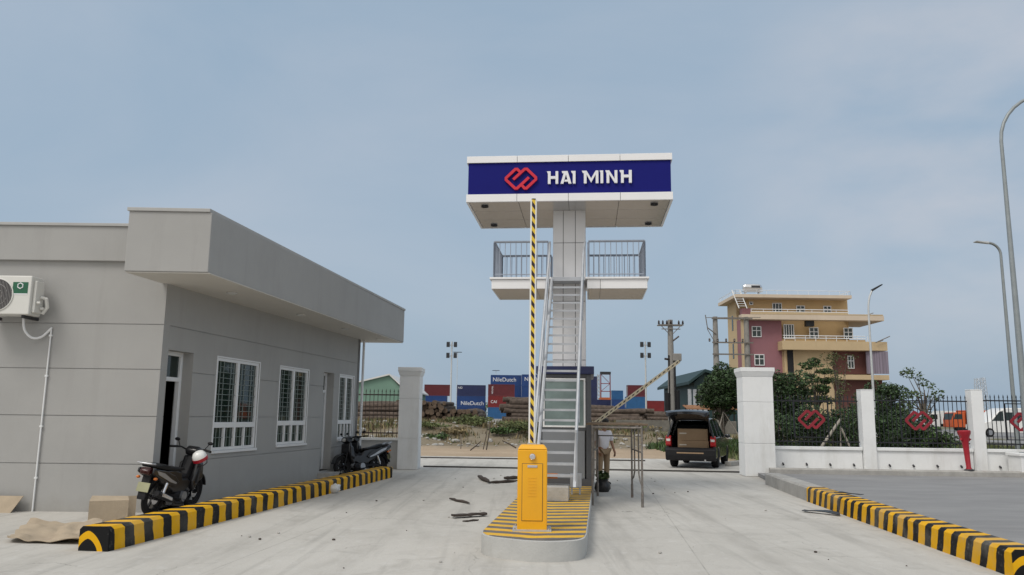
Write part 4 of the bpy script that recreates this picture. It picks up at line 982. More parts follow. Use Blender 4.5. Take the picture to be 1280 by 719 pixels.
for s in (-1, 1):
    m = MB(); t = .012
    m.hexa([(s*(RW-.035),.14,1.035),(s*(RW-.035)-s*t,.14,1.035),(s*(RW-.035)-s*t,2.98,1.025),(s*(RW-.035),2.98,1.025),(s*.625,.3,1.605),(s*.625-s*t,.3,1.605),(s*.625-s*t,2.36,1.575),(s*.625,2.36,1.575)]); m.build('side_window', M['glass'], car)
    m = MB(); m.prism([(.03,.72),(-.03,.78),(-.02,1.04),(.06,1.10),(.18,1.0),(.2,.74)], min(s*(RW-.17), s*(RW+.012)), max(s*(RW-.17), s*(RW+.012)), 'x'); tl = m.build('tail_light', M['red_lens'], car, bevel=.02)
    m = MB(); x0, x1 = sorted((s*(RW-.15), s*(RW-.02))); m.box(x0, x1, -.037, -.02, .9, .98); m.build('reverse_lens', M['white_lens'], tl, bevel=.008)
    m = MB(); m.ell((s*(RW+.12), 2.75, 1.06), .10, .06, .075); m.tube([(s*(RW-.02),2.72,1.02),(s*(RW+.08),2.74,1.03)], .02, 6); m.build('wing_mirror', M['car'], car, smooth=50)
    for y in (.9, 3.62):
        x = s*(RW-.12); m = MB(); m.lathe([(.2,-.11),(.31,-.11),(.335,-.08),(.34,0),(.335,.08),(.31,.11),(.2,.11)], (x, y, .34), 'x', 28); wv = m.build('wheel', M['rubber'], car, smooth=40)
        m = MB(); m.lathe([(0,-.02),(.21,-.02),(.21,.02),(0,.02)], (x+s*.06, y, .34), 'x', 24)
        for i in range(5):
            a = R(72*i); m.cyl((x+s*.085, y+.03*math.cos(a), .34+.03*math.sin(a)), (x+s*.085, y+.19*math.cos(a), .34+.19*math.sin(a)), .025, n=8)
        m.build('rim', M['alloy'], wv)
m = MB(); m.prism([(.04,.25),(-.09,.29),(-.13,.44),(-.13,.62),(-.05,.69),(.1,.70),(.1,.25)], -RW-.01, RW+.01, 'x'); bp_ = m.build('bumper', M['bike_matt'], car, bevel=.025, seg=3)
m = MB(); m.box(-.45, .45, -.138, -.12, .50, .54); m.build('reflector_strip', M['card'], bp_)
m = MB(); m.tube([(.5,-.02,.30),(.5,-.15,.29)], .03, 10); m.build('exhaust', M['chrome'], car)
m = MB(); m.box(-RW+.1, RW-.1, .09, 1.6, .521, .56); m.box(-RW+.1, RW-.1, 1.45, 1.6, .56, 1.45)
for s in (-1, 1): x0, x1 = sorted((s*(RW-.1), s*(RW-.13))); m.box(x0, x1, .1, 1.4, .565, 1.0)
m.build('boot_lining', M['car_in'], car)
# raised tailgate: hinge at the rear roof edge
tg = MB(); xs = [-.72,-.68,0,.68,.72]
nu, nv = 12, 14; vs = []
for side_ in (0, 1):
    for i in range(nu+1):
        u = i/nu
        for j in range(nv+1):
            v = -1 + 2*j/nv; hw2 = .60 + .12*min(1, u*1.6) - .10*max(0, u-.85)/.15*abs(v)
            yy = .16 - 1.02*u*(1-.07*v*v*u); zz = 1.665 + .36*math.sin(u*1.35) - .30*max(0, u-.72)**1.4*2.2 - .05*v*v*(.3+u) + .0
            vs.append((v*hw2, yy, zz - side_*(.05 + .03*(abs(v) > .8) + .03*(u > .85))))
k = nv+1; o = (nu+1)*k; fs = []
for i in range(nu):
    for j in range(nv): q = i*k+j; fs += [(q, q+1, q+k+1, q+k), (o+q, o+q+k, o+q+k+1, o+q+1)]
for j in range(nv): fs += [(j+1, j, o+j, o+j+1), (nu*k+j, nu*k+j+1, o+nu*k+j+1, o+nu*k+j)]
for i in range(nu): fs += [(i*k, (i+1)*k, o+(i+1)*k, o+i*k), ((i+1)*k+nv, i*k+nv, o+i*k+nv, o+(i+1)*k+nv)]
tg.add(vs, fs)
tgo = tg.build('tailgate', M['car'], car, smooth=50)
for s in (-1, 1):
    m = MB(); m.cyl((s*.66,.05,1.2), (s*.66,-.35,1.78), .014, n=8); m.build('gas_strut', M['seam'], tgo)
# windscreen
m = MB(); m.hexa([(-.70,3.0,1.03),(.70,3.0,1.03),(.70,3.02,1.03),(-.70,3.02,1.03),(-.58,2.40,1.56),(.58,2.40,1.56),(.58,2.42,1.56),(-.58,2.42,1.56)]); m.build('windscreen', M['glass'], car)
# boxes in the boot
car.scale = (.94, .94, .94)
cm = Matrix.Translation(car.location) @ Matrix.Rotation(-R(21), 4, 'Z') @ Matrix.Scale(.94, 4)
def cbox(label, c, sx_, sy_, sz_, rz, g=None):
    p = cm @ Vector(c); bx_ = thing('cardboard_box', label, 'box', p, -R(21)+rz, g); bx_.scale = (.94, .94, .94)
    m = MB(); m.box(-sx_/2, sx_/2, -sy_/2, sy_/2, 0, sz_); m.build('carton', M['card'], bx_, bevel=.008)
    m = MB(); m.box(-sx_/2+.06, -sx_/2+.3, -sy_/2-.0015, -sy_/2+.01, sz_*.55, sz_*.66); m.build('label_strip', M['tape'], bx_)
cbox('wide brown carton at the bottom of the open car boot', (.05, .62, .562), 1.05, .7, .36, 0)
cbox('brown carton stacked on top in the open car boot', (.02, .66, .924), 1.02, .66, .40, R(2))

# ------------------------------------------------------------------ person (skinned figure)
def skin_obj(name, verts, edges, radii, mt, parent, root=0, lv=2):
    me = bpy.data.meshes.new(name); me.from_pydata(verts, edges, []); o = bpy.data.objects.new(name, me); COL.objects.link(o)
    o.modifiers.new('skin', 'SKIN'); sv = me.skin_vertices[0].data if me.skin_vertices else None
    if sv is None:
        me.skin_vertices.new() if hasattr(me.skin_vertices, 'new') else None
        sv = me.skin_vertices[0].data
    for i, r in enumerate(radii):
        r = r if isinstance(r, tuple) else (r, r); sv[i].radius = r; sv[i].use_root = (i == root)
    sb_ = o.modifiers.new('sub', 'SUBSURF'); sb_.levels = lv; sb_.render_levels = lv
    dg = bpy.context.evaluated_depsgraph_get(); dg.update(); nm = bpy.data.meshes.new_from_object(o.evaluated_get(dg)); nm.materials.clear(); nm.materials.append(mt)
    nm.polygons.foreach_set('use_smooth', [True]*len(nm.polygons))
    bpy.data.objects.remove(o); n_ = bpy.data.objects.new(name, nm); COL.objects.link(n_); n_.parent = parent; return n_
pn = thing('person', 'person in white shirt and khaki trousers standing behind the scaffold, head bowed', 'person', (2.22, 19.4, 0), R(25)); pn.scale = (.92, .92, .91)
hv = [(0,0,.90),(0,0,1.08),(0,.0,1.28),(0,-.02,1.38),(0,-.07,1.46),(0,-.12,1.56),(0,-.13,1.64),
      (-.09,0,.86),(-.11,-.02,.48),(-.12,.03,.09),(-.12,-.10,.035),
      (.09,0,.86),(.11,.02,.48),(.12,.06,.09),(.13,-.08,.035),
      (-.18,0,1.33),(-.24,.02,1.08),(-.22,-.12,.87),(-.21,-.17,.80),
      (.18,0,1.33),(.25,.0,1.08),(.27,-.10,.86),(.27,-.14,.79)]
he = [(0,1),(1,2),(2,3),(3,4),(4,5),(5,6),(0,7),(7,8),(8,9),(9,10),(0,11),(11,12),(12,13),(13,14),(2,15),(15,16),(16,17),(17,18),(2,19),(19,20),(20,21),(21,22)]
hr = [(.13,.10),(.12,.09),(.14,.095),(.06,.06),(.055,.06),(.078,.095),(.06,.07),.08,.055,.038,.035,.08,.055,.038,.035,.055,.042,.030,.032,.055,.042,.030,.032]
skin_obj('body', hv, he, hr, M['skin'], pn)
sv_ = [(0,0,.86),(0,0,1.08),(0,0,1.29),(0,-.015,1.375),(-.19,0,1.33),(-.245,.02,1.10),(.19,0,1.33),(.255,0,1.10)]
skin_obj('shirt', sv_, [(0,1),(1,2),(2,3),(2,4),(4,5),(2,6),(6,7)], [(.165,.125),(.155,.115),(.165,.115),(.075,.075),.075,.066,.075,.066], M['shirt'], pn)
tv = [(0,0,.92),(-.095,0,.84),(-.115,-.02,.48),(-.12,.03,.10),(.095,0,.84),(.115,.02,.48),(.12,.06,.10)]
skin_obj('trousers', tv, [(0,1),(1,2),(2,3),(0,4),(4,5),(5,6)], [(.15,.115),.10,.08,.068,.10,.08,.068], M['khaki'], pn)
m = MB(); m.ell((0,-.105,1.62), .088, .105, .088, 16, 10); m.build('hair', M['hair'], pn, smooth=60)
for s in (-1, 1):
    m = MB(); m.ell((s*.122, -.05 if s < 0 else -.02, .04), .05, .13, .042); m.build('shoe', M['hair'], pn, smooth=60)
    m = MB(); m.ell((s*.03, -.215, 1.565), .010, .008, .007); m.build('eye', M['hair'], pn, smooth=60)
    m = MB(); m.ell((s*.078, -.12, 1.565), .012, .022, .03); m.build('ear', M['skin'], pn, smooth=60)
    wpt = Vector((-.21,-.17,.80)) if s < 0 else Vector((.27,-.14,.79))
    for i in range(4):
        a = wpt + Vector((-.012*s, -.03+.02*i, -.005)); L_ = (.06, .072, .068, .055)[i]
        m = MB(); m.tube([a, a+Vector((-.004*s,-.006,-L_*.5)), a+Vector((-.016*s,-.008,-L_*.85)), a+Vector((-.03*s,-.008,-L_))], [.010,.009,.008,.006], 8); m.build('finger', M['skin'], pn, smooth=60)
    a = wpt + Vector((-.02*s, -.035, .01)); m = MB(); m.tube([a, a+Vector((-.012*s,-.025,-.02)), a+Vector((-.016*s,-.03,-.045))], [.012,.010,.007], 8); m.build('thumb', M['skin'], pn, smooth=60)
m = MB(); m.ell((0,-.225,1.545), .014,.018,.022); m.build('nose', M['skin'], pn, smooth=60)

# plastic bag of plants
bg_ = thing('plant_bag', 'black plastic bag holding a leafy green plant on the concrete behind the scaffold', 'bag', (1.99, 17.6, 0)); bg_.scale = (.85, .85, .68)
m = MB(); m.lathe([(0,0),(.17,0),(.21,.1),(.19,.24),(.14,.33),(.17,.38),(.15,.385),(.12,.33),(0,.3)], (0,0,0), 'z', 18)
m.v = [(x+.03*mnoise.noise((x*9,y*9,z*9)), y+.03*mnoise.noise((x*9+5,y*9,z*9)), z) for x, y, z in m.v]; m.build('sack', M['bag'], bg_, smooth=60)
def leaves(m, c, r, n, size, rnd=random, flat=0):
    for _ in range(n):
        while True:
            d = Vector((rnd.uniform(-1,1), rnd.uniform(-1,1), rnd.uniform(-1,1)))
            if .02 < d.length < 1: break
        d = d.normalized() * (d.length ** .55)
        p = Vector((c[0]+d.x*r[0], c[1]+d.y*r[1], c[2]+d.z*r[2]))
        a = Vector((rnd.gauss(0,1), rnd.gauss(0,1), rnd.gauss(0,.6))).normalized(); b = a.cross(Vector((rnd.gauss(0,1), rnd.gauss(0,1), rnd.gauss(0,1)))).normalized()
        s = size*rnd.uniform(.6,1.35); u = a.cross(b)*s*.18
        m.add([p-a*s, p+b*s*.45+u, p+a*s, p-b*s*.45+u], [(0,1,2),(0,2,3)])
m = MB(); leaves(m, (0,-.03,.48), (.17,.15,.15), 160, .06); m.build('plant', M['leaf_light'], bg_, recalc=False)

# ------------------------------------------------------------------ scaffold table
sf = thing('scaffold_frame', 'rusty steel scaffold trestle with planks standing right of the booth', 'scaffold', (0, 0, 0))
pA, pB, pC, pD = Vector((1.50,14.85,0)), Vector((2.36,14.6,0)), Vector((2.44,16.35,0)), Vector((1.78,16.6,0))
sf.location = (pA.x, pA.y, 0); O = pA.copy()
for p in (pA, pB, pC, pD):
    q = p - O; m = MB(); m.cyl(q, q+Vector((0,0,1.42)), .019, n=10); m.cyl(q, q+Vector((0,0,.26)), .025, n=10); m.build('leg', M['rust'], sf, smooth=40)
up = Vector((0,0,1))
m = MB()
for a, b in ((pB,pC), (pA,pD)):
    a, b = a-O, b-O
    m.cyl(a+up*1.40, b+up*1.40, .022, n=8); m.cyl(a+up*.95, b+up*.95, .016, n=8)
    i1, i2 = a.lerp(b,.3), a.lerp(b,.7)
    m.tube([i1+up*1.39, i1+up*.55, i1.lerp(a,.4)+up*.42, a+up*.36], .015, 8); m.tube([i2+up*1.39, i2+up*.55, i2.lerp(b,.4)+up*.42, b+up*.36], .015, 8)
for a, b in ((pA,pB), (pD,pC)): m.cyl(a-O+up*1.385, b-O+up*1.385, .02, n=8)
m.cyl(pD-O+up*1.2, pC-O+up*1.2, .012, n=8)
m.build('brace', M['rust'], sf, smooth=40)
for i, (t0, t1) in enumerate(((.02,.22), (.27,.47), (.52,.74), (.78,.97))):
    a0, a1 = (pA-O).lerp(pD-O, t0), (pA-O).lerp(pD-O, t1); b0, b1 = (pB-O).lerp(pC-O, t0), (pB-O).lerp(pC-O, t1)
    e = (pB-pA).normalized()*.12
    cut = [0, -.35, 0, -.1][i]*(pB-pA)
    m = MB(); z = 1.425+.004*i
    m.hexa([a0-e+up*z, b0+e+cut+up*z, b1+e+cut+up*z, a1-e+up*z, a0-e+up*(z+.035), b0+e+cut+up*(z+.035), b1+e+cut+up*(z+.035), a1-e+up*(z+.035)]); m.build('plank', M['wood'], sf, bevel=.004)

# ------------------------------------------------------------------ litter
def sheet(name, label, cat, pts, mt, thick=.008, amp=.05, nx=24, ny=18, z=.006):
    """crumpled quad sheet lying on the ground, corners pts (x,y,z)"""
    c = sum((Vector(p) for p in pts), Vector())/4; t = thing(name, label, cat, (c.x, c.y, 0))
    a, b, d, e = [Vector(p) - Vector((c.x, c.y, 0)) for p in pts]; m = MB(); vs = []
    for s in (0, 1):
        for j in range(ny+1):
            for i in range(nx+1):
                u, v = i/nx, j/ny
                p = a.lerp(b, u).lerp(e.lerp(d, u), v); h = max(0, amp*(.45+mnoise.noise((p.x*2.3+c.x, p.y*2.3, 1))*1.1+abs(mnoise.noise((p.x*4.1+p.y*2, p.y*3.3, 9)))*1.0))
                p = p + Vector((.03*mnoise.noise((p.x*5,p.y*5,2)), .03*mnoise.noise((p.x*5,p.y*5,7)), z + h + s*thick)); vs.append(p)
    k = nx+1; o = (ny+1)*k; fs = []
    for j in range(ny):
        for i in range(nx): q = j*k+i; fs += [(q, q+k, q+k+1, q+1), (o+q, o+q+1, o+q+k+1, o+q+k)]
    for i in range(nx): fs += [(i, i+1, o+i+1, o+i), (ny*k+i+1, ny*k+i, o+ny*k+i, o+ny*k+i+1)]
    for j in range(ny): fs += [((j+1)*k, j*k, o+j*k, o+(j+1)*k), (j*k+nx, (j+1)*k+nx, o+(j+1)*k+nx, o+j*k+nx)]
    m.add(vs, fs); m.build('sheet', mt, t, smooth=40); return t
sheet('cardboard_sheet', 'flattened torn cardboard lying on the concrete before the striped kerb end', 'cardboard', [(-5.98,9.88,0),(-4.98,9.80,0),(-5.55,11.35,.02),(-6.55,11.3,.02)], M['card_pale'], amp=.055)
bd = thing('plywood_board', 'tan board leaning on the foot of the grey end wall at the left edge', 'board', (-7.95, 12.72, 0))
m = MB(); m.hexa([(-.6,0,0),(.27,0,0),(.27,.02,0),(-.6,.02,0),(-.6,.16,.24),(.35,.16,.24),(.35,.18,.24),(-.6,.18,.24)]); m.build('panel', M['card_pale'], bd)
cb = thing('cardboard_box', 'opened cardboard carton standing on edge behind the striped kerb end', 'box', (-5.70, 11.75, 0), R(24)); cb.scale = (.70, .7, .95)
m = MB(); m.box(-.36, .36, -.012, .012, 0, .32); m.hexa([(-.36,.013,0),(-.36,.013,.28),(-.34,.36,.26),(-.34,.36,0),(-.345,.013,0),(-.345,.013,.28),(-.325,.36,.26),(-.325,.36,0)])
m.hexa([(-.36,-.014,.32),(.36,-.014,.32),(.36,.0,.33),(-.36,.0,.33),(-.33,.18,.38),(.34,.2,.36),(.34,.21,.37),(-.33,.19,.39)]); m.box(.1, .5, .36, .375, 0, .36)
m.build('carton', M['card_pale'], cb)
def stick(label, a, b, r, mt=None, name='wood_scrap', cat='scrap wood', z=None):
    a, b = Vector(a), Vector(b); c = (a+b)/2; t = thing(name, label, cat, (c.x, c.y, 0)); d = (b-a); m = MB(); pts = []
    for i in range(6):
        p = a.lerp(b, i/5)-c; pts.append(p + Vector((0, 0, r*1.02 + (z or 0))) + Vector((.02*math.sin(i*2.1), .02*math.cos(i*1.7), .006*math.sin(i*3))))
    m.tube(pts, [r*.6, r, r*.85, r*1.05, r*.8, r*.4], 7); m.build('stick', mt or M['dark_wood'], t, smooth=50); return t
sheet('wood_scrap', 'dark flat piece of broken board lying left of the island', 'scrap wood', [(-.86,12.66,0),(-.36,13.0,0),(-.40,13.14,0),(-.90,12.82,0)], M['dark_wood'], .03, .02, 8, 3)
stick('short bent dark stick on the concrete left of the island nose', G(562,625), G(588,631), .025)
stick('long dark branch on the concrete beside the barrier, nearest the rail', G(598,598), G(612,605), .05)
stick('thin dark branch lying sideways behind the yellow barrier', G(612,605), G(648,603), .035)
stick('short stubby stick lying close behind the yellow barrier', G(630,600), G(650,599), .045)
stick('thin stick beside the dark broken board', G(578,653), G(600,651), .014)
sheet('plastic_scrap', 'black flat scrap lying at the foot of the right striped kerb', 'scrap', [(5.02,14.15,0),(5.45,13.6,0),(5.50,13.75,0),(5.1,14.3,0)], M['bag'], .01, .03, 8, 3)
sheet('plastic_scrap', 'dark rag lying on the striped kerb top near its far end', 'scrap', [(5.72,14.5,.285),(5.98,14.0,.285),(6.08,14.1,.285),(5.85,14.6,.285)], M['bag'], .008, .02, 8, 4)
sheet('foam_board', 'pale foam board lying on the grey paving behind the right striped kerb', 'board', [(5.52,9.25,.1),(5.60,10.4,.1),(5.78,10.4,.1),(5.76,9.3,.1)], M['white_plastic'], .02, .02, 6, 6, z=.004)
wb = thing('plastic_bag', 'crumpled white plastic bag lying against the long striped kerb', 'bag', G(417,616.5))
m = MB(); m.ell((0,0,.09), .14,.11,.095, 20, 12); m.v = [(x*(1+.35*mnoise.noise((x*14,y*14,z*14))), y*(1+.35*mnoise.noise((x*14+3,y*14,z*14))), max(.002, z*(1+.3*mnoise.noise((x*14,y*14+8,z*14))))) for x, y, z in m.v]; m.build('bag', M['white_plastic'], wb, smooth=60)
pb = []
for i in range(60):
    X, Y = random.uniform(-4.2, 4.8), random.uniform(8.2, 22)
    if abs(X-.22-.11*(Y-9)) < .9 and Y > 8.6: continue
    s = random.choice([.008,.010,.012,.016,.022])
    m = MB(); m.ell((0,0,s*.5), s, s*random.uniform(.6,1), s*.55, 8, 5); m.v = [(x*(1+.5*mnoise.noise((x*40+i,y*40,z*40))), y*(1+.5*mnoise.noise((x*40,y*40+i,z*40))), z) for x, y, z in m.v]
    o = m.build('pebble', M['conc_block'] if i % 3 else M['dark_wood'], None, smooth=60); o.location = (X, Y, 0); tag(o, 'small stone or clod lying loose on the concrete yard', 'pebble', 'loose pebbles on the concrete')

# stick barricades in the dirt
def barricade(label, segs):
    p0 = G(*segs[0][0]); t = thing('stick_barricade', label, 'barricade', (p0.x, p0.y, hgt(p0.x, p0.y)))
    for (a, b, r) in segs:
        A = W(a[0], a[1], p0.y); B = W(b[0], b[1], p0.y + .4)
        m = MB(); m.tube([A - t.location, (A+B)/2 - t.location + Vector((.02,0,.01)), B - t.location], [r, r*.9, r*.7], 7); m.build('pole', M['dark_wood'], t)
barricade('thin leaning sticks tied upright in the dirt left of the barrier', [((608,562.5),(613,528),.03),((604,562),(610,531),.022),((588,563),(601,552),.03),((576,561),(576,547),.018),((645,560),(628,551),.035)])
barricade('thin crossed sticks standing in the dirt left of the open car', [((816,560),(840,572),.025),((812,565),(838,553),.025),((822,560),(820,542),.03),((805,566),(816,548),.02)])
barricade('thin crossed poles on the dirt between the car and right pillar', [((906,562),(928,569),.035),((905,570),(930,560),.025),((903,561),(930,571),.02)])
kb = thing('stone_kerb', 'short rough stone kerb lying by the sand right of the car', 'kerb', (7.35, 27.6, 0), R(-35))
for i in range(3):
    m = MB(); m.box(-.1, .12, i*.8, i*.8+.77, 0, .15); m.build('block', M['conc_block'], kb, bevel=.02)
wl = thing('low_parapet', 'low weathered concrete parapet along the bank beyond the car', 'wall', W(800, 540, 52))
wl.location.z = hgt(wl.location.x, 52)-.1
m = MB(); m.box(-1.5, 6.2, 0, .25, 0, .8); m.build('panel', M['old_conc'], wl, bevel=.02)

# ------------------------------------------------------------------ logs
def logmesh(r, ln, seed):
    m = MB(); rn = random.Random(seed); n = 12; pts = [(-ln/2 + ln*i/5) for i in range(6)]
    bx_ = [rn.uniform(-.04,.04) for _ in range(6)]; bz = [rn.uniform(-.04,.04) for _ in range(6)]
    m.tube([(pts[i], bx_[i], bz[i]) for i in range(6)], [r*rn.uniform(.85,1.08) for _ in range(6)], n)
    m.m[-1] = 1; m.m[-2] = 1
    o = m.build('log', [M['bark'], M['log_end']], None, smooth=50); return o
protos = [(r_, logmesh(r_, 6.0, i)) for i, r_ in enumerate((.17,.22,.27,.19))]
used = set()
def place_log(x, y, z, rz, label, group, i):
    r_, p = protos[i % 4]
    if (i % 4) not in used: o = p; used.add(i % 4)
    else: o = p.copy(); COL.objects.link(o)
    o.location = (x, y, z); o.rotation_euler = (random.uniform(0,6), random.uniform(-.02,.02), rz); tag(o, label, 'log', group)
def pile(x0, x1, Y, zb, rows, rz, label, group, pitch=.40):
    i = 0
    for k in range(rows):
        x = x0 + k*.07 + random.uniform(0,.3)
        while x < x1 - k*.1:
            place_log(x, Y+random.uniform(-.5,.5), zb + .2 + k*.34 + random.uniform(-.04,.04), rz + random.uniform(-.05,.05), label, group, random.randrange(4)); x += pitch*random.uniform(.92,1.12)
a = W(500, 520, 76).x; b = W(566, 520, 76).x
pile(a, b, 76, hgt(0,76), 5, R(86), 'bark covered log in the tall end-on stack right of the left gate pillar', 'logs of the tall end-on stack')
a2 = W(607, 520, 76).x
pile(b+.1, a2, 76, hgt(0,76), 3, R(83), 'bark covered log in the lower end-on stack below the blue containers', 'logs of the lower end-on stack')
def pile_long(x0, x1, Y, zb, rows, label, group, rz=.0):
    for k in range(rows):
        for j in range(3):
            x = (x0+x1)/2 + random.uniform(-.7,.7)
            place_log(x, Y + j*.5 + k*.1, zb+.2+k*.36+random.uniform(-.05,.05), rz+random.uniform(-.06,.06), label, group, random.randrange(4))
x = W(478, 510, 66).x; pile_long(x-2.5, x+1, 66, hgt(0,66), 4, 'bark covered log lying lengthwise behind the left railing', 'logs behind the left railing')
x = W(664, 510, 70).x; pile_long(x+.6, x+.6, 70, hgt(0,70), 6, 'bark covered log lying lengthwise behind the raised striped arm', 'logs behind the raised arm', .08)
x = W(762, 520, 64).x; pile_long(x, x, 64, hgt(3,64), 3, 'bark covered log lying lengthwise right of the guard booth', 'logs right of the booth', -.05)
x = W(822, 520, 68).x; pile_long(x, x, 68, hgt(10,68)-.1, 3, 'bark covered log lying lengthwise behind the utility pole', 'logs behind the utility pole', .05)
x = W(720, 520, 72).x; pile_long(x, x, 72, hgt(3,72), 4, 'bark covered log lying lengthwise behind the guard booth', 'logs behind the booth', .02)

# ------------------------------------------------------------------ containers
def cmat(name, c): return mat(name, c, .5, .0, var=.14, scale=.8, dirt=[q*.5+.03 for q in c], dirt_amt=.5, streak=4)
CC = {'navy': cmat('dark_navy_container', (.018,.026,.09)), 'blue': cmat('blue_container', (.014,.055,.20)), 'red': cmat('red_container', (.19,.016,.018)), 'darkred': cmat('dark_red_container', (.115,.016,.022)),
      'sky': cmat('light_blue_container', (.022,.11,.27)), 'orange': cmat('orange_container', (.42,.10,.03))}
def text_mesh(body, size, mt, parent, loc, ext=.01, rot=None):
    cu = bpy.data.curves.new('lettering', 'FONT'); cu.body = body; cu.size = size; cu.extrude = ext; cu.align_x = 'CENTER'; cu.align_y = 'CENTER'
    to = bpy.data.objects.new('lettering', cu); COL.objects.link(to); dg = bpy.context.evaluated_depsgraph_get(); dg.update()
    me = bpy.data.meshes.new_from_object(to.evaluated_get(dg)); bpy.data.objects.remove(to); me.materials.clear(); me.materials.append(mt)
    o = bpy.data.objects.new('lettering', me); COL.objects.link(o); o.parent = parent; o.location = loc; o.rotation_euler = rot or (R(90), 0, 0); return o
def container_body(color, ln):
    m = MB(); D, H_ = 2.44, 2.58
    n = int(ln/.28); xs = []
    pts = []
    for i in range(n):
        x0 = -ln/2+.12 + (ln-.24)*i/n; q = (ln-.24)/n
        pts += [(x0, 0), (x0+q*.3, 0), (x0+q*.5, .05), (x0+q*.8, .05)]
    pts.append((ln/2-.12, 0))
    k = len(pts); vs = [(p[0], p[1]+.02, .16) for p in pts] + [(p[0], p[1]+.02, H_-.14) for p in pts]
    m.add(vs, [(i, i+1, k+i+1, k+i) for i in range(k-1)])
    m.box(-ln/2+.1, ln/2-.1, .08, D-.04, .1, H_-.05)
    for x0, x1 in ((-ln/2, -ln/2+.12), (ln/2-.12, ln/2)):
        for y0, y1 in ((0,.12), (D-.12, D)): m.box(x0, x1, y0, y1, 0, H_)
    for z0, z1 in ((.001,.16), (H_-.14, H_-.001)):
        m.box(-ln/2+.12, ln/2-.12, .001, .1, z0, z1); m.box(-ln/2+.12, ln/2-.12, D-.1, D-.001, z0, z1)
        m.box(-ln/2+.001, -ln/2+.1, .12, D-.12, z0, z1); m.box(ln/2-.1, ln/2-.001, .12, D-.12, z0, z1)
    return m
cmesh = {}
def container(px, Y, level, color, label, text=None, ln=6.06, textpos='mid', z0=1.12):
    X = W(px, 500, Y).x + ln/2
    r = thing('shipping_container', label, 'container', (X, Y, z0+2.6*level), 0, 'stacked shipping containers')
    key = (color, ln)
    if key not in cmesh: o = container_body(color, ln).build('shell', CC[color], r, recalc=False); cmesh[key] = o.data
    else: o = bpy.data.objects.new('shell', cmesh[key]); COL.objects.link(o); o.parent = r
    m = MB()
    for x in (-ln/2-.012,):
        for y in (.45, .9, 1.5, 2.0): m.cyl((x-.02, y, .2), (x-.02, y, 2.4), .025, n=6)
    m.build('door_bars', M['galv'], r)
    if text:
        tx = text_mesh(text[0], text[1], M['letter'], r, (text[2], -.005, text[3]), .012, text[4] if len(text) > 4 else None)
    return r
Yc = 190
container(526, Yc, 0, 'blue', 'blue container at the bottom of the leftmost stack behind the gate pillar')
container(526, Yc, 1, 'blue', 'blue container under the dark red one left of the floodlight mast')
container(530, Yc, 2, 'darkred', 'dark red container topping the stack left of the floodlight mast')
container(571, Yc, 0, 'blue', 'blue container at the ground under the lettered navy stack', ln=6.7)
container(571, Yc, 1, 'blue', 'blue container with white lettering under the dark navy one', ('NileDutch', 1.3, .3, .9), ln=6.7)
container(571, Yc, 2, 'navy', 'dark navy container with small white marks topping the lettered stack', ('ND', .7, -2.6, 1.9), ln=6.7)
container(610, Yc-6, 0, 'sky', 'light blue container under the two red ones')
container(610, Yc-6, 1, 'red', 'bright red container under the darker red one beside the blue stack', ('CAI', .9, -1.7, 1.2))
container(610, Yc-6, 2, 'darkred', 'darker red container on the bright red one beside the blue stack', ('TRITON', .5, -2.1, 1.3, (R(90), R(90), 0)))
for lv in range(3): container(613, Yc+3, lv, 'blue', ['blue container at the ground behind the red stack', 'blue container second from ground behind the red stack', 'blue container third from ground behind the red stack'][lv], ln=7.4)
container(613, Yc+3, 3, 'blue', 'highest blue container with white lettering left of the raised arm', ('NileDutch', 1.35, -.4, 1.45), ln=7.4)
for lv in range(3): container(652, Yc-1, lv, 'blue', ['blue container at the ground just behind the raised arm', 'blue container second from ground behind the raised arm', 'blue container third from ground behind the raised arm'][lv])
container(652, Yc-1, 3, 'blue', 'highest lettered blue container just behind the raised arm', ('NileDutch', 1.25, .2, 1.45))
for lv in range(4): container(707, Yc+4, lv, 'navy', ['navy container at the ground in the tall stack right of the booth', 'navy container second from ground in the tall stack right of the booth', 'navy container third from ground in the tall stack right of the booth', 'top navy container of the tall stack right of the booth'][lv], ln=7.6)
for lv in range(2): container(746, 210, lv, 'navy', ['navy container at the ground below the orange crane', 'navy container on top below the orange crane'][lv], ln=6.06)
container(765, 205, 0, 'blue', 'blue container at the ground right of the orange crane', ln=6.06)
container(765, 205, 1, 'blue', 'blue container in the middle right of the orange crane', ln=6.06)
container(765, 215, 2, 'sky', 'light blue container topping the stack right of the orange crane', ln=3.0)
for lv in range(2): container(783, 178, lv, 'sky', ['light blue container at the ground behind the half raised arm', 'light blue container in the middle behind the half raised arm'][lv], ln=4.4)
container(785, 179, 2, 'darkred', 'dark red container topping the light blue stack behind the half raised arm', ln=4.0)
container(803, 215, 0, 'red', 'red container at the ground left of the utility pole'); container(803, 215, 1, 'red', 'red container upper one left of the utility pole')
container(822, 230, 0, 'blue', 'small far blue container at the ground by the utility pole'); container(822, 230, 1, 'sky', 'small far light blue container on top by the utility pole')
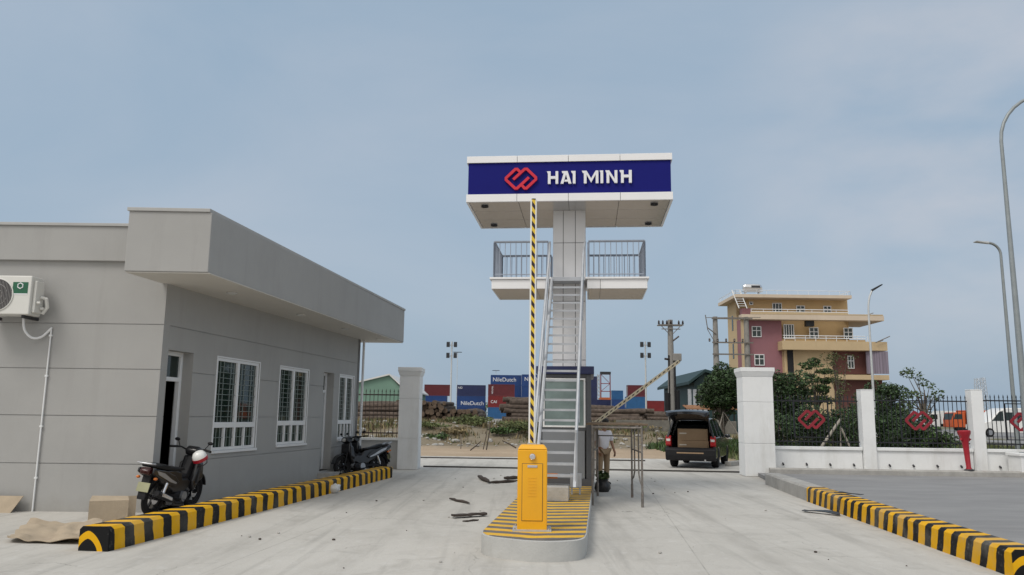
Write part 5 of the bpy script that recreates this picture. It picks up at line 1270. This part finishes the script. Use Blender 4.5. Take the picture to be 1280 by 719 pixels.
# distant crane
cr_ = W(757, 505, 260); ct = thing('gantry_crane', 'orange port crane rising behind the containers right of the booth', 'crane', (cr_.x, 260, 1.1))
m = MB(); m.box(-1.9, 1.9, -2, 2, 0, 7); m.box(-2.6,2.6,-2.2,2.2,4.6,5.6); m.build('cab_body', CC['orange'], ct)
m = MB()
for x in (-1.5, 1.5): m.cyl((x,0,7), (x,0,14.5), .18, n=6)
for z in (9, 11.5, 14.5): m.cyl((-1.5,0,z), (1.5,0,z), .14, n=6)
m.cyl((-1.5,0,9), (1.5,0,11.5), .09, n=6); m.cyl((1.5,0,11.5), (-1.5,0,14.5), .09, n=6)
m.build('mast', CC['red'], ct)
m = MB(); m.box(-1.7,1.7,-.6,.6,14.5,15.3); m.build('mast_head', M['lamp_head'], ct)
def lattice(label, px, ytop, Y, wd):
    b = W(px, ytop, Y); t = thing('lattice_tower', label, 'tower', (b.x, Y, 1)); H_ = b.z-1; n = 12
    m = MB()
    for sx_, sy_ in ((-1,-1),(1,-1),(1,1),(-1,1)): m.cyl((sx_*wd,sy_*wd,0), (sx_*wd*.4,sy_*wd*.4,H_), .09, n=4)
    m.build('leg', M['galv'], t); m = MB()
    for i in range(n):
        z0, z1 = H_*i/n, H_*(i+1)/n; a, b_ = wd*(1-.6*i/n), wd*(1-.6*(i+1)/n)
        for s in (-1, 1): m.cyl((-a,s*a,z0), (b_,s*b_,z1), .045, n=4); m.cyl((a,s*a,z0), (-b_,s*b_,z1), .045, n=4); m.cyl((s*a,-a,z0), (s*b_,b_,z1), .045, n=4)
    m.build('bracing', M['galv'], t)
lattice('left of the two thin lattice towers above the right fence', 1221, 473, 260, 1.3)
lattice('right of the two thin lattice towers above the right fence', 1228.5, 472, 262, 1.1)
lattice('thin pale lattice boom beside the orange port crane', 748, 468, 262, .7)

# sheds
def shed(label, pxa, pxb, yeave, yridge, Y, depth, wm, rm, ridge_px=None):
    a, b = W(pxa, yeave, Y), W(pxb, yeave, Y); zr = W((pxa+pxb)/2, yridge, Y).z; z0 = hgt(a.x, Y)
    s = thing('warehouse', label, 'warehouse', (a.x, Y, z0)); wd = b.x-a.x; he = a.z-z0; hr_ = zr-z0; rx = wd*.5 if ridge_px is None else W(ridge_px, yridge, Y).x-a.x
    m = MB(); m.prism([(0,0),(wd,0),(wd,he),(rx,hr_),(0,he)], 0, depth, 'y'); m.build('wall', wm, s)
    m = MB(); t = .25
    for (x0, z0_, x1, z1_) in ((-.6, he-.2, rx, hr_+.02), (rx, hr_+.02, wd+.6, he-.2)):
        m.prism([(x0,z0_),(x1,z1_),(x1,z1_+t),(x0,z0_+t)], -.5, depth+.5, 'y')
    m.build('roof', rm, s)
    return s, wd, he, hr_
s, wd, he, hr_ = shed('green warehouse with pale low-pitched roof behind the left railing', 420, 502, 485, 469, 140, 40, M['shed_green'], M['roof_white'], 487)
m = MB(); m.box(1, wd-1, -.05, .0, .3, he*.55); m.build('door', M['seam'], s)
s, wd, he, hr_ = shed('dark teal sheet metal shed beside the round tree and utility pole', 868, 930, 478, 466, 70, 14, M['teal'], M['teal'], 880)
s.location.x -= 0
m = MB()
for i in range(4): m.box(-.6+.45*i, -.3+.45*i, -.06, -.01, .6, he-.6)
m.build('window', M['galv'], s)
sl2 = thing('lean_to_roof', 'long orange-brown lean-to roof at the foot of the teal shed', 'roof', W(872, 512, 62))
m = MB(); m.hexa([(-.8,0,0),(3.4,0,.0),(3.4,1.6,.30),(-.8,1.6,.30),(-.8,0,.06),(3.4,0,.06),(3.4,1.6,.36),(-.8,1.6,.36)]); m.build('sheet', M['rust_sheet'], sl2)
m = MB()
for x in (-.6, 1.2, 3.2): m.cyl((x,.1,-1.9), (x,.1,0), .05, n=6); m.cyl((x,1.5,-1.9), (x,1.5,.4), .05, n=6)
m.build('post', M['dark_wood'], sl2)

# ------------------------------------------------------------------ utility poles
b = W(840, 520, 60); z0 = hgt(b.x, 60)
up_ = thing('utility_pole', 'concrete utility pole with crossarm and insulators left of the teal shed', 'utility pole', (b.x, 60, z0)); H_ = W(838,400,60).z - z0
m = MB(); m.tube([(0,0,0),(0,0,H_)], [.30,.19], 4 if False else 10); m.build('pole', M['conc_pole'], up_, smooth=40)
m = MB(); m.box(-.95,.95,-.28,-.2,H_-.45,H_-.36); m.box(-.95,.95,.2,.28,H_-.45,H_-.36); m.cyl((-.8,-.24,H_-.4),(-.12,-.24,H_-1.1),.03,n=6); m.cyl((.8,-.24,H_-.4),(.12,-.24,H_-1.1),.03,n=6); m.box(-.7,.7,-.28,-.2,H_-.75,H_-.69)
m.build('crossarm', M['rust'], up_)
for x, z in ((-.9,0),(-.6,.12),(0,.5),(.6,.1),(.9,.1),(-.3,.05)):
    m = MB(); m.lathe([(0,0),(.05,0),(.09,.08),(.05,.12),(.09,.18),(.05,.22),(.03,.3),(0,.3)], (x,-.24,H_-.36+z*.0), 'z', 10); m.build('insulator', M['porcelain'], up_)
m = MB(); m.box(.1,.75,-.3,.1,H_-3.1,H_-2.55); m.build('meter_box', M['conc_pole'], up_, bevel=.03)
m = MB(); m.tube([(.15,-.1,H_-1.6),(.6,-.2,H_-1.25)], .06, 8); m.tube([(-.1,-.1,H_-3.0),(-.5,-.2,H_-2.95)], .08, 8); m.build('cable_end', M['porcelain'], up_)
m = MB(); m.cyl((-.34,-.2,1.2),(-.34,-.2,2.6),.2,n=12); m.cyl((.42,-.2,1.0),(.42,-.2,2.8),.16,n=12); m.cyl((.25,-.22,0),(.25,-.22,5.0),.06,n=8); m.cyl((-.2,-.22,0),(-.2,-.22,5.4),.05,n=8); m.build('cable_coil', M['bike_matt'], up_)
a_ = W(895, 440, 58); b_ = W(934, 440, 58); z0 = hgt(a_.x, 58)
tp = thing('transformer_pole', 'twin concrete poles joined by crossbars in front of the mauve wall', 'utility pole', (a_.x, 58, z0)); H_ = W(895,396,58).z - z0; dx = b_.x-a_.x
for x in (0, dx):
    m = MB(); m.tube([(x,0,0),(x,0,H_)], [.27,.17], 10); m.build('pole', M['conc_pole'], tp, smooth=40)
m = MB()
for z in (H_-.15, H_-1.9, H_-2.75): m.box(-.3, dx+.4, -.26, -.18, z-.05, z+.05)
m.cyl((-.75,-.2,H_+.1),(-.6,-.2,H_-1.0),.035,n=6); m.cyl((-.6,-.2,H_-.85),(0,-.2,H_-1.3),.04,n=6); m.cyl((-.6,-.2,H_-1.0),(-.05,-.2,H_-2.0),.025,n=6); m.cyl((-.75,-.2,H_-.1),(dx+1.0,-.2,H_-.05),.025,n=6)
m.build('crossbar', M['rust'], tp)
for x in (-.5, .1, .7, 1.3, 1.9):
    m = MB(); m.lathe([(0,0),(.05,0),(.08,.07),(.05,.12),(.08,.17),(.03,.25),(0,.25)], (x,-.22,H_-1.85), 'z', 8); m.build('insulator', M['porcelain'], tp)

# ------------------------------------------------------------------ yellow house
HY = 97.0
def hx(px, d=0): return W(px, 430, HY+d).x
def hz(py, d=0): return W(985, py, HY+d).z
hx0 = hx(985); hs = thing('apartment_house', 'four-storey ochre and mauve house with roof terrace behind the white pillar', 'house', (hx0, HY, .3))
def hb(m, pa, pb, ya, yb, d0, d1, mi=0):       # px range, py range (top ya < bottom yb), depth range behind the facade plane
    m.box(hx(pa,d0)-hx0, hx(pb,d0)-hx0, d0, d1, (hz(yb,d0)-.3) if yb < 530 else -.5, hz(ya,d0)-.3, mi)
BASE = 536
m = MB(); hb(m, 978, 1082, 424, BASE, 1.2, 11); m.build('ochre_block', M['house_y'], hs)
m = MB(); hb(m, 978, 1000, 437, 503, .7, 1.19); hb(m, 983, 1040, 437, BASE, .5, .69); m.build('cream_front', M['house_c'], hs)
m = MB(); hb(m, 936, 1062, 372.6, 424, 1.9, 7.2); m.build('upper_block', M['house_y'], hs)
m = MB(); hb(m, 929, 977.8, 399, BASE, 1.0, 3.48); hb(m, 929, 940, 386, 398.9, 1.0, 1.88); hb(m, 929, 935, 386, 398.9, 1.881, 2.98); m.build('mauve_block', M['house_p'], hs)
m = MB(); hb(m, 921.6, 976, 373.2, BASE, 3.5, 7.6); hb(m, 928.6, 936, 397.5, BASE, .3, .98); m.build('cream_block', M['house_c'], hs)
m = MB(); hb(m, 921, 1068, 368.3, 372.2, 0, 8.2); m.build('roof', M['house_slab'], hs)
m = MB(); hb(m, 928.3, 1107, 393.5, 399.5, -.3, .97); hb(m, 1060, 1106.8, 393.6, 399.9, .98, 8); m.build('terrace_slab', M['house_slab'], hs)
m = MB(); hb(m, 940, 1062, 393.0-2.6, 393.3, -.28, -.05); hb(m, 1062.2, 1106, 393-1, 393.3, -.28, -.05); m.build('terrace_parapet', M['house_c'], hs)
m = MB(); hb(m, 978, 1109, 426, 437, -.7, 1.1); hb(m, 1082.5, 1108, 430, 437, 1.11, 10); m.build('balcony_band', M['house_c'], hs)
m = MB(); hb(m, 1040.5, 1109, 467.5, 473.5, -.7, 10); m.build('lower_balcony_band', M['house_c'], hs)
m = MB(); hb(m, 1040.5, 1084, 437.3, 466.8, .8, 1.15); hb(m, 1040.5, 1100, 474.3, BASE, .8, 1.15); hb(m, 1084, 1090, 437.3, 466.8, .8, 9.5); m.build('porch_wall', M['maroon'], hs)
m = MB(); hb(m, 1083, 1108, 438, 466, -.5, -.3); m.v = [(x, y+.25*math.sin(x*9), z) for x, y, z in m.v]; m.build('curtain', M['curtain'], hs)
m = MB(); hb(m, 980, 993, 438, BASE, .2, .48); hb(m, 983, 991.5, 436.5, 466, .1, .19); 
m.build('doorway_frame', M['house_c'], hs)
m = MB(); hb(m, 983.5, 991, 437, 466, .02, .095); m.build('dark_doorway', M['black_void'], hs)
def hwin(pa, pb, ya, yb, d, cols=2, rows=2):
    f = MB(); xa, xb, za, zb = hx(pa,d)-hx0, hx(pb,d)-hx0, hz(yb,d)-.3, hz(ya,d)-.3; t = .09
    f.box(xa, xb, d-.12, d-.02, za, za+t); f.box(xa, xb, d-.12, d-.02, zb-t, zb); f.box(xa, xa+t, d-.12, d-.02, za+t, zb-t); f.box(xb-t, xb, d-.12, d-.02, za+t, zb-t)
    for i in range(1, cols): x = xa+(xb-xa)*i/cols; f.box(x-.04, x+.04, d-.12, d-.02, za+t, zb-t)
    for i in range(1, rows): z = za+(zb-za)*(.6 if rows == 2 else i/rows); f.box(xa+t, xb-t, d-.115, d-.025, z-.04, z+.04)
    w_ = f.build('window', M['pvc'], hs); g = MB(); g.box(xa+t*.5, xb-t*.5, d-.07, d-.05, za+t*.5, zb-t*.5); g.build('pane', M['glass'], w_)
hwin(940, 952, 408.5, 422, 1.0); hwin(942, 954.5, 443.5, 457.5, 1.0)
hwin(967, 979, 379, 393, 1.9, 3, 1); hwin(997, 1008, 382, 392.5, 1.9); hwin(1031, 1041, 382, 392.5, 1.9)
hwin(980, 993, 405.5, 424, 1.2, 4, 1); hwin(1012, 1023.5, 409, 423, 1.2); hwin(1055, 1066.5, 409, 423, 1.2)
hwin(938, 943, 378, 382, 1.9, 1, 1); hwin(1058, 1066, 444, 460, .8)
m = MB(); hb(m, 1009, 1019, 400.5, 407.5, .5, 1.15); m.build('air_conditioner', M['lamp_head'], hs)
m = MB()
for (pa, pb, ys, d) in ((940, 1062, (387,390.0), -.15), (979, 1082, (419.5,422.5), -.6)):
    for y in ys: z = hz(y,d)-.3; m.cyl((hx(pa,d)-hx0, d, z), (hx(pb,d)-hx0, d, z), .05, n=6)
    for i in range(9): x = hx(pa)-hx0+(hx(pb)-hx(pa))*i/8; m.cyl((x,d,hz(ys[0],d)-.3),(x,d,hz(ys[1]+4,d)-.3),.035,n=6)
m.build('balcony_rail', M['pvc'], hs)
m = MB()
z = hz(363)-.3; zb = hz(368)-.3
for a, b_, d0, d1 in ((922, 1067, .2, .2), (922, 922, .2, 8), (1067, 1067, .2, 8)):
    m.cyl((hx(a)-hx0,d0,z),(hx(b_)-hx0,d1,z),.03,n=6)
    for i in range(12): p = Vector((hx(a)-hx0,d0,zb)).lerp(Vector((hx(b_)-hx0,d1,zb)), i/11); m.cyl(p, (p.x,p.y,z), .018, n=5)
m.build('roof_rail', M['pvc'], hs)
m = MB()
for x, y0_, y1_ in ((1058,368,363),(1085,394,391)): pass
m.cyl((hx(1090)-hx0,-1,hz(428)-.3),(hx(1108)-hx0,-1,hz(420)-.3),.06,n=6); m.cyl((hx(1090)-hx0,1,hz(430)-.3),(hx(1109)-hx0,1,hz(423)-.3),.05,n=6); m.cyl((hx(1082)-hx0,0,hz(394)-.3),(hx(1094)-hx0,0,hz(390)-.3),.05,n=6); m.build('terrace_bar', M['rust'], hs)
for y in (405, 440):
    m = MB(); x = hx(921.6,3.5)-hx0; z = hz(y+9,5)-.3; m.box(x-.03, x-.002, 5.0, 5.6, z, z+1.9); m.build('side_window', M['glass'], hs)
# roof ladder and water tank
ld = thing('roof_ladder', 'pale steel ladder leaning up to the yellow house roof edge', 'ladder', (hx(925.5,.3), HY+.3, hz(387,.3)))
m = MB(); dz = hz(364)-hz(388); w_ = hx(929)-hx(919)
for x in (-w_/2, w_/2): m.cyl((x+.3,-.6,0), (x-.3,.2,dz), .06, n=6)
m.build('stile', M['pvc'], ld); m = MB()
for i in range(1, 8): t = i/8; m.cyl((-w_/2+.3-.6*t,-.6+.8*t,dz*t), (w_/2+.3-.6*t,-.6+.8*t,dz*t), .035, n=6)
m.build('rung', M['pvc'], ld)
tk = thing('water_tank', 'stainless cylindrical water tank lying on the yellow house roof', 'water tank', (hx(942.5,1.6), HY+1.6, hz(367.3,1.6)))
rad = (hz(356)-hz(365.5))/2*.95; ln2 = (hx(955)-hx(930.5))/2; zc = hz(360.5)-hz(368)
m = MB(); m.lathe([(0,-ln2),(rad*.6,-ln2+.02),(rad*.95,-ln2+.25),(rad,-ln2+.35),(rad,ln2-.35),(rad*.95,ln2-.25),(rad*.6,ln2-.02),(0,ln2)], (0,0,zc), 'x', 24); m.build('drum', M['steel_tank'], tk, smooth=40)
m = MB(); m.box(-.3, .9*ln2, -rad-.02, -rad+.3, zc-.12, zc+.2) if False else m.box(-.2, .75*ln2, -rad-.015, -rad*.9, zc-.1, zc+.18); m.build('label', M['seam'], tk)
m = MB()
for x in (-ln2*.7, ln2*.7): m.box(x-.06, x+.06, -rad*.8, rad*.8, 0, zc-rad*.8)
m.box(-ln2, ln2, -rad*.85, -rad*.75, .12, .26); m.box(-ln2, ln2, -rad*.85, -rad*.75, .42, .54); m.box(-ln2, ln2, rad*.75, rad*.85, .2, .3)
m.build('stand', M['galv'], tk)

# ------------------------------------------------------------------ trees and plants
def tree(name, label, px, Y, ybase_z=None, trunk_h=1.5, clumps=(), leaf=.16, dens=1, lm='leaf_dark', tr=.08, limbs=True, group=None, cat='tree'):
    b = W(px, 520, Y); z0 = hgt(b.x, Y); t = thing(name, label, cat, (b.x, Y, z0), 0, group)
    rn = random.Random(int(px*7)); m = MB(); 
    top = max((c[2] for c in clumps), default=2)
    m.tube([(0,0,-.1),(.04,0,trunk_h*.5),(.0,.03,trunk_h),(.02,0,trunk_h+.5*(top-trunk_h))], [tr*1.2, tr, tr*.8, tr*.35], 8)
    if limbs:
        for c in clumps:
            s = Vector((0,0,trunk_h*rn.uniform(.55,1.0))); e = Vector(c[:3]); md = s.lerp(e,.5) + Vector((rn.uniform(-.1,.1),rn.uniform(-.1,.1),.1))
            m.tube([s, md, e], [tr*.55, tr*.35, tr*.12], 6)
    m.build('trunk', M['trunk'], t, smooth=50)
    m = MB()
    for c in clumps:
        n = int(dens*c[6]) if len(c) > 6 else int(dens*260*(c[3]*c[4]*c[5])**.66)
        leaves(m, c[:3], c[3:6], n, leaf, rn)
    m.build('crown', M[lm], t, recalc=False); return t
def blob(cx, cz, rx, rz, n, rn, yr=None, sub=.42):
    out = []
    for _ in range(n):
        while True:
            u, v, w_ = rn.uniform(-1,1), rn.uniform(-1,1), rn.uniform(-1,1)
            if u*u+v*v+w_*w_ < 1: break
        s = sub*rn.uniform(.6,1.3); out.append((cx+u*rx*.8, v*(yr or rx)*.8, cz+w_*rz*.8, rx*s, (yr or rx)*s, rz*s*.8))
    return out
rn = random.Random(3)
# round staked tree
tree('round_tree', 'dense round dark tree propped with stakes left of the white pillar', 903, 42, trunk_h=1.5, clumps=blob(0,3.15,1.25,1.2,30,rn)+blob(0,2.3,1.15,.7,16,rn)+blob(0,1.75,.8,.4,8,rn), leaf=.085, dens=5.5, lm='leaf_dark', tr=.09)
def stakes(label, px, Y, pts):
    b = W(px, 520, Y); t = thing('tree_stake', label, 'stake', (b.x, Y, hgt(b.x, Y)))
    for i, (x0, y0, x1, y1, z1, r) in enumerate(pts): m = MB(); m.cyl((x0,y0,-.05),(x1,y1,z1),r,r*.8,8); m.build('prop', M['pale_timber'], t, smooth=40)
stakes('crossed timber props holding the round tree left of the white pillar', 905, 41.5, [(-.55,0,.0,.1,1.75,.035),(1.1,0,.05,.1,1.7,.035),(.2,.9,.0,.1,1.7,.03)])
stakes('thick pale timber props forming an A behind the first fence panel', 1046, 27.5, [(-1.15,0,.12,.0,1.65,.055),(.75,.1,.14,.02,1.35,.04),(.25,.5,.12,.02,1.4,.03)])
tree('bushy_tree', 'dense dark bushy tree just right of the white gate pillar', 982, 40, trunk_h=1.3, clumps=blob(0,2.6,1.25,1.6,28,rn)+blob(0,1.6,1.2,.8,10,rn), leaf=.085, dens=3.6, lm='leaf_dark', tr=.08)
tr_cl = []; rt = random.Random(21)
for z, r, n_ in ((2.5,.8,5),(2.95,1.0,7),(3.4,1.0,7),(3.85,.85,6),(4.25,.6,4),(4.55,.3,2)):
    for k in range(n_): a = rt.uniform(0,6.3); q = r*rt.uniform(.35,.95); tr_cl.append((q*math.cos(a), q*math.sin(a), z+rt.uniform(-.16,.16), .38*rt.uniform(.7,1.2), .38, .13*rt.uniform(.8,1.6)))
tree('tiered_tree', 'tiered tree with flat layered crown in front of the ochre house', 1021, 44, trunk_h=2.3, clumps=tr_cl, leaf=.085, dens=4.2, lm='leaf_mid', tr=.05)
sl_cl = [(random.uniform(-.35,.35)*(z-1)/2, random.uniform(-.3,.3), z, .3, .3, .28) for z in [2.0,2.4,2.8,3.2,3.5,3.9,4.2,4.5,4.7,4.8] for _ in (0,1)] + [(.55,0,4.75,.6,.4,.16), (-.3,0,4.8,.35,.3,.14)]
tree('slender_tree', 'slender thin-leaved tree standing right of the tiered tree', 1050, 42, trunk_h=3.6, clumps=sl_cl, leaf=.06, dens=1.6, lm='leaf_scrub', tr=.04)
tree('bushy_tree', 'dense dark bushy tree below the right end of the ochre house', 1106, 46, trunk_h=1.3, clumps=blob(0,2.4,1.45,1.45,28,rn)+blob(.1,3.1,.7,.6,6,rn)+blob(0,1.5,1.4,.8,10,rn), leaf=.085, dens=3.6, lm='leaf_dark', tr=.08)
op = [(-.75,0,3.55,.34,.3,.2),(-.55,.1,3.75,.3,.3,.18),(-.25,0,3.45,.36,.3,.2),(0,.1,3.2,.3,.3,.18),(.3,0,3.05,.32,.3,.18),(.6,0,2.75,.34,.3,.2),(.8,.1,2.5,.22,.2,.14),(.3,0,2.4,.3,.3,.18),(-.3,.1,2.6,.3,.3,.2),(-.8,0,2.3,.42,.4,.25),(-.6,.2,2.6,.3,.3,.2),(-1.0,0,2.0,.4,.4,.3),(.1,.2,2.0,.3,.3,.2)]
tree('open_tree', 'small open tree with spread branches above the second fence panel', 1157, 38, trunk_h=1.9, clumps=op, leaf=.085, dens=1.9, lm='leaf_light', tr=.07)
sh_labels = ['low dark shrub behind the first fence panel next to the white pillar', 'dark shrub behind the first fence emblem', 'rounded dark shrub behind the timber props', 'dark shrub behind the first slim white post', 'broad dark shrub left of the second fence emblem', 'dark shrub behind the second fence emblem', 'thin green shrub right of the second fence emblem', 'tall dark shrub between the bushy trees and slender tree']
for i, (px, Y, rx, h, lm) in enumerate(((975,33,.75,1.9,'leaf_dark'),(1012,34,.9,2.1,'leaf_dark'),(1040,36,.9,2.0,'leaf_dark'),(1082,33,.85,2.1,'leaf_dark'),(1112,34,.95,2.0,'leaf_dark'),(1142,32,.9,1.75,'leaf_dark'),(1172,31,.6,1.25,'leaf_mid'),(1066,38,.9,2.4,'leaf_dark'))):
    tree('shrub', sh_labels[i], px, Y, trunk_h=.5, clumps=blob(0,h*.5,rx*1.15,h*.5,20,rn), leaf=.075, dens=3.2, lm=lm, tr=.04, group='shrubs behind the right fence', cat='shrub')
# bushes on the bank
bl_ = ['green bush on the bank top above the lower log stack', 'dry green bush on the bank nearest the raised arm', 'low bush on the bank beside the left gate pillar', 'wide scrubby bush mid-bank left of the leaning sticks', 'dark green bush on the bank right of the leaning sticks', 'scrubby bush on the bank right of the scaffold', 'low bush on the bank left of the open car', 'small dark bush at the bank foot by the left gate pillar']
for i, (px, Y, rx, h, lm) in enumerate(((590,54,1.7,.75,'leaf_scrub'),(648,50,1.5,.8,'leaf_scrub'),(536,52,1.3,.5,'leaf_scrub'),(570,50,1.3,.45,'leaf_dry'),(628,49.5,1.0,.6,'leaf_mid'),(776,52,1.3,.5,'leaf_scrub'),(806,53,1.1,.5,'leaf_dry'),(548,48.5,.8,.4,'leaf_mid'))):
    tree('bank_bush', bl_[i], px, Y, trunk_h=.2, clumps=blob(0,h*.45,rx,h*.5,14,rn), leaf=.11, dens=1.5, lm=lm, tr=.03, limbs=False, group='bushes on the earth bank', cat='bush')
# grass
def grass(name, region, n, size, mt, seed):
    rg = random.Random(seed); m = MB()
    for _ in range(n):
        x, y = region(rg); z = hgt(x, y); h = size*rg.uniform(.5,1.5); a = rg.uniform(0,6.3); wd = h*.16; lean = Vector((rg.gauss(0,.35), rg.gauss(0,.35), 1))*h
        d = Vector((math.cos(a), math.sin(a), 0))*wd; p = Vector((x, y, z-.02)); m.add([p-d, p+d, p+lean], [(0,1,2)])
    tag(m.build(name, mt, None, recalc=False), 'dry and green grass growing over the rough ground', 'grass', None, 'stuff')
def r_bank(rg):
    while True:
        x, y = rg.uniform(-14, 14), rg.gauss(53, 3.2)
        if 47 < y < 60 and mnoise.noise((x*.3, y*.6, 5)) > .05+rg.uniform(-.25,.25): return x, y
grass('dry_grass', r_bank, 5000, .26, M['leaf_dry'], 1); grass('green_grass', r_bank, 3500, .24, M['leaf_scrub'], 2)
def r_right(rg): return rg.uniform(8.6, 26), 25 + 22*rg.random()**1.3
grass('fence_grass', r_right, 14000, .26, M['leaf_scrub'], 4)
def r_tree(rg): return rg.uniform(7.6, 12.5), rg.uniform(33, 46)
grass('verge_grass', r_tree, 5000, .3, M['leaf_mid'], 5)
rr_ = random.Random(5); m = MB()
for i in range(420):
    x, y = rr_.uniform(-12, 13), rr_.uniform(44, 58); q = .05*rr_.uniform(.6,1)**3*5*rr_.random()+.03
    m.ell((x, y, hgt(x,y)+q*.3), q*rr_.uniform(.7,1.4), q, q*.6, 7, 5)
m.v = [(x+.05*mnoise.noise((x*9,y*9,z*9)), y+.05*mnoise.noise((x*9+4,y*9,z*9)), z) for x, y, z in m.v]
tag(m.build('rubble', [M['conc_block']], None), 'broken stones and rubble strewn over the earth bank', 'rubble', None, 'stuff')
# far tree line for the horizon
rn2 = random.Random(11)
m = MB()
for i in range(90):
    x = rn2.uniform(-260, 420); y = 330 + rn2.uniform(0, 60); leaves(m, (x, y, 3+rn2.uniform(0,1.5)), (9,6,3.5), 60, 1.3, rn2)
tag(m.build('far_treeline', M['leaf_dark'], None, recalc=False), 'hazy strip of far trees along the horizon', 'trees', None, 'stuff')

# ------------------------------------------------------------------ vehicles beyond the right fence
rd = MB(); rd.box(29, 110, 46, 130, hgt(30,50)-.3, .42); tag(rd.build('far_road', M['asphalt']), kind='structure')
zr = .42
def van(label, px, Y, ln, h, mt):
    b = W(px, 520, Y); v = thing('van', label, 'van', (b.x, Y, zr))
    m = MB(); m.prism([(0,.35),(0,.95),(.35,1.15),(1.0,1.28),(1.75,h-.25),(2.3,h),(ln,h),(ln+.05,.35)], 0, 1.9, 'y'); m.build('body', mt, v, bevel=.06, seg=3, smooth=45)
    m = MB(); m.prism([(1.15,1.3),(1.78,h-.32),(2.1,h-.25),(2.1,1.3)], -.012, -.002, 'y'); m.box(2.3, ln-1.6, -.012, -.002, 1.35, h-.35); m.build('side_window', M['glass'], v)
    for x in (.9, ln-.9):
        m = MB(); m.lathe([(.2,-.1),(.33,-.1),(.36,-.06),(.36,.1),(.2,.1)], (x,.05,.36), 'y', 20); wv = m.build('wheel', M['rubber'], v, smooth=40); m = MB(); m.lathe([(0,-.04),(.21,-.04),(.21,.02),(0,.02)], (x,-.02,.36), 'y', 16); m.build('rim', M['alloy'], wv)
    m = MB(); m.box(-.06, .3, -.02, 1.92, .4, .62); m.build('bumper', M['bike_matt'], v, bevel=.03)
    m = MB(); m.ell((.16,.02,.95), .12,.05,.09); m.build('headlight', M['white_lens'], v, smooth=60)
    return v
van('white van with dark windows parked behind the right fence', 1222, 66, 5.2, 2.35, M['white_paint'])
def truck(label, px, Y, mt, ln):
    b = W(px, 520, Y); v = thing('truck', label, 'truck', (b.x, Y, zr))
    m = MB(); m.prism([(0,.5),(0,1.5),(.3,2.4),(1.7,2.45),(1.7,.5)], 0, 2.3, 'y'); m.build('cab', mt, v, bevel=.08, smooth=45)
    m = MB(); m.prism([(.2,1.55),(.42,2.2),(1.3,2.2),(1.3,1.55)], -.012, -.002, 'y'); m.hexa([(-.02,.2,1.5),(-.02,2.1,1.5),(.02,2.1,1.5),(.02,.2,1.5),(.26,.2,2.3),(.26,2.1,2.3),(.3,2.1,2.3),(.3,.2,2.3)]); m.build('windscreen', M['glass'], v)
    m = MB(); m.box(1.85, ln, 0, 2.4, .95, 2.7); m.build('cargo_body', mt, v, bevel=.03)
    m = MB(); m.box(.3, ln-.1, .5, 1.8, .55, .9); m.build('chassis', M['bike_matt'], v)
    for x in (.9, ln-1.6, ln-.6):
        m = MB(); m.lathe([(.2,-.14),(.42,-.14),(.46,-.08),(.46,.14),(.2,.14)], (x,.15,.46), 'y', 20); m.lathe([(0,-.08),(.22,-.08),(.22,.02),(0,.02)], (x,.1,.46), 'y', 14); m.build('wheel', M['rubber'], v, smooth=40)
    return v
truck('orange truck with box body behind the second slim white post', 1190, 104, M['orange_truck'], 6.4)
truck('white truck parked left of the orange truck behind the fence', 1160, 112, M['white_paint'], 5.6)
truck('second orange truck farther back right of the orange box truck', 1229, 125, M['orange_truck'], 6.0)

bpy.context.view_layer.update()
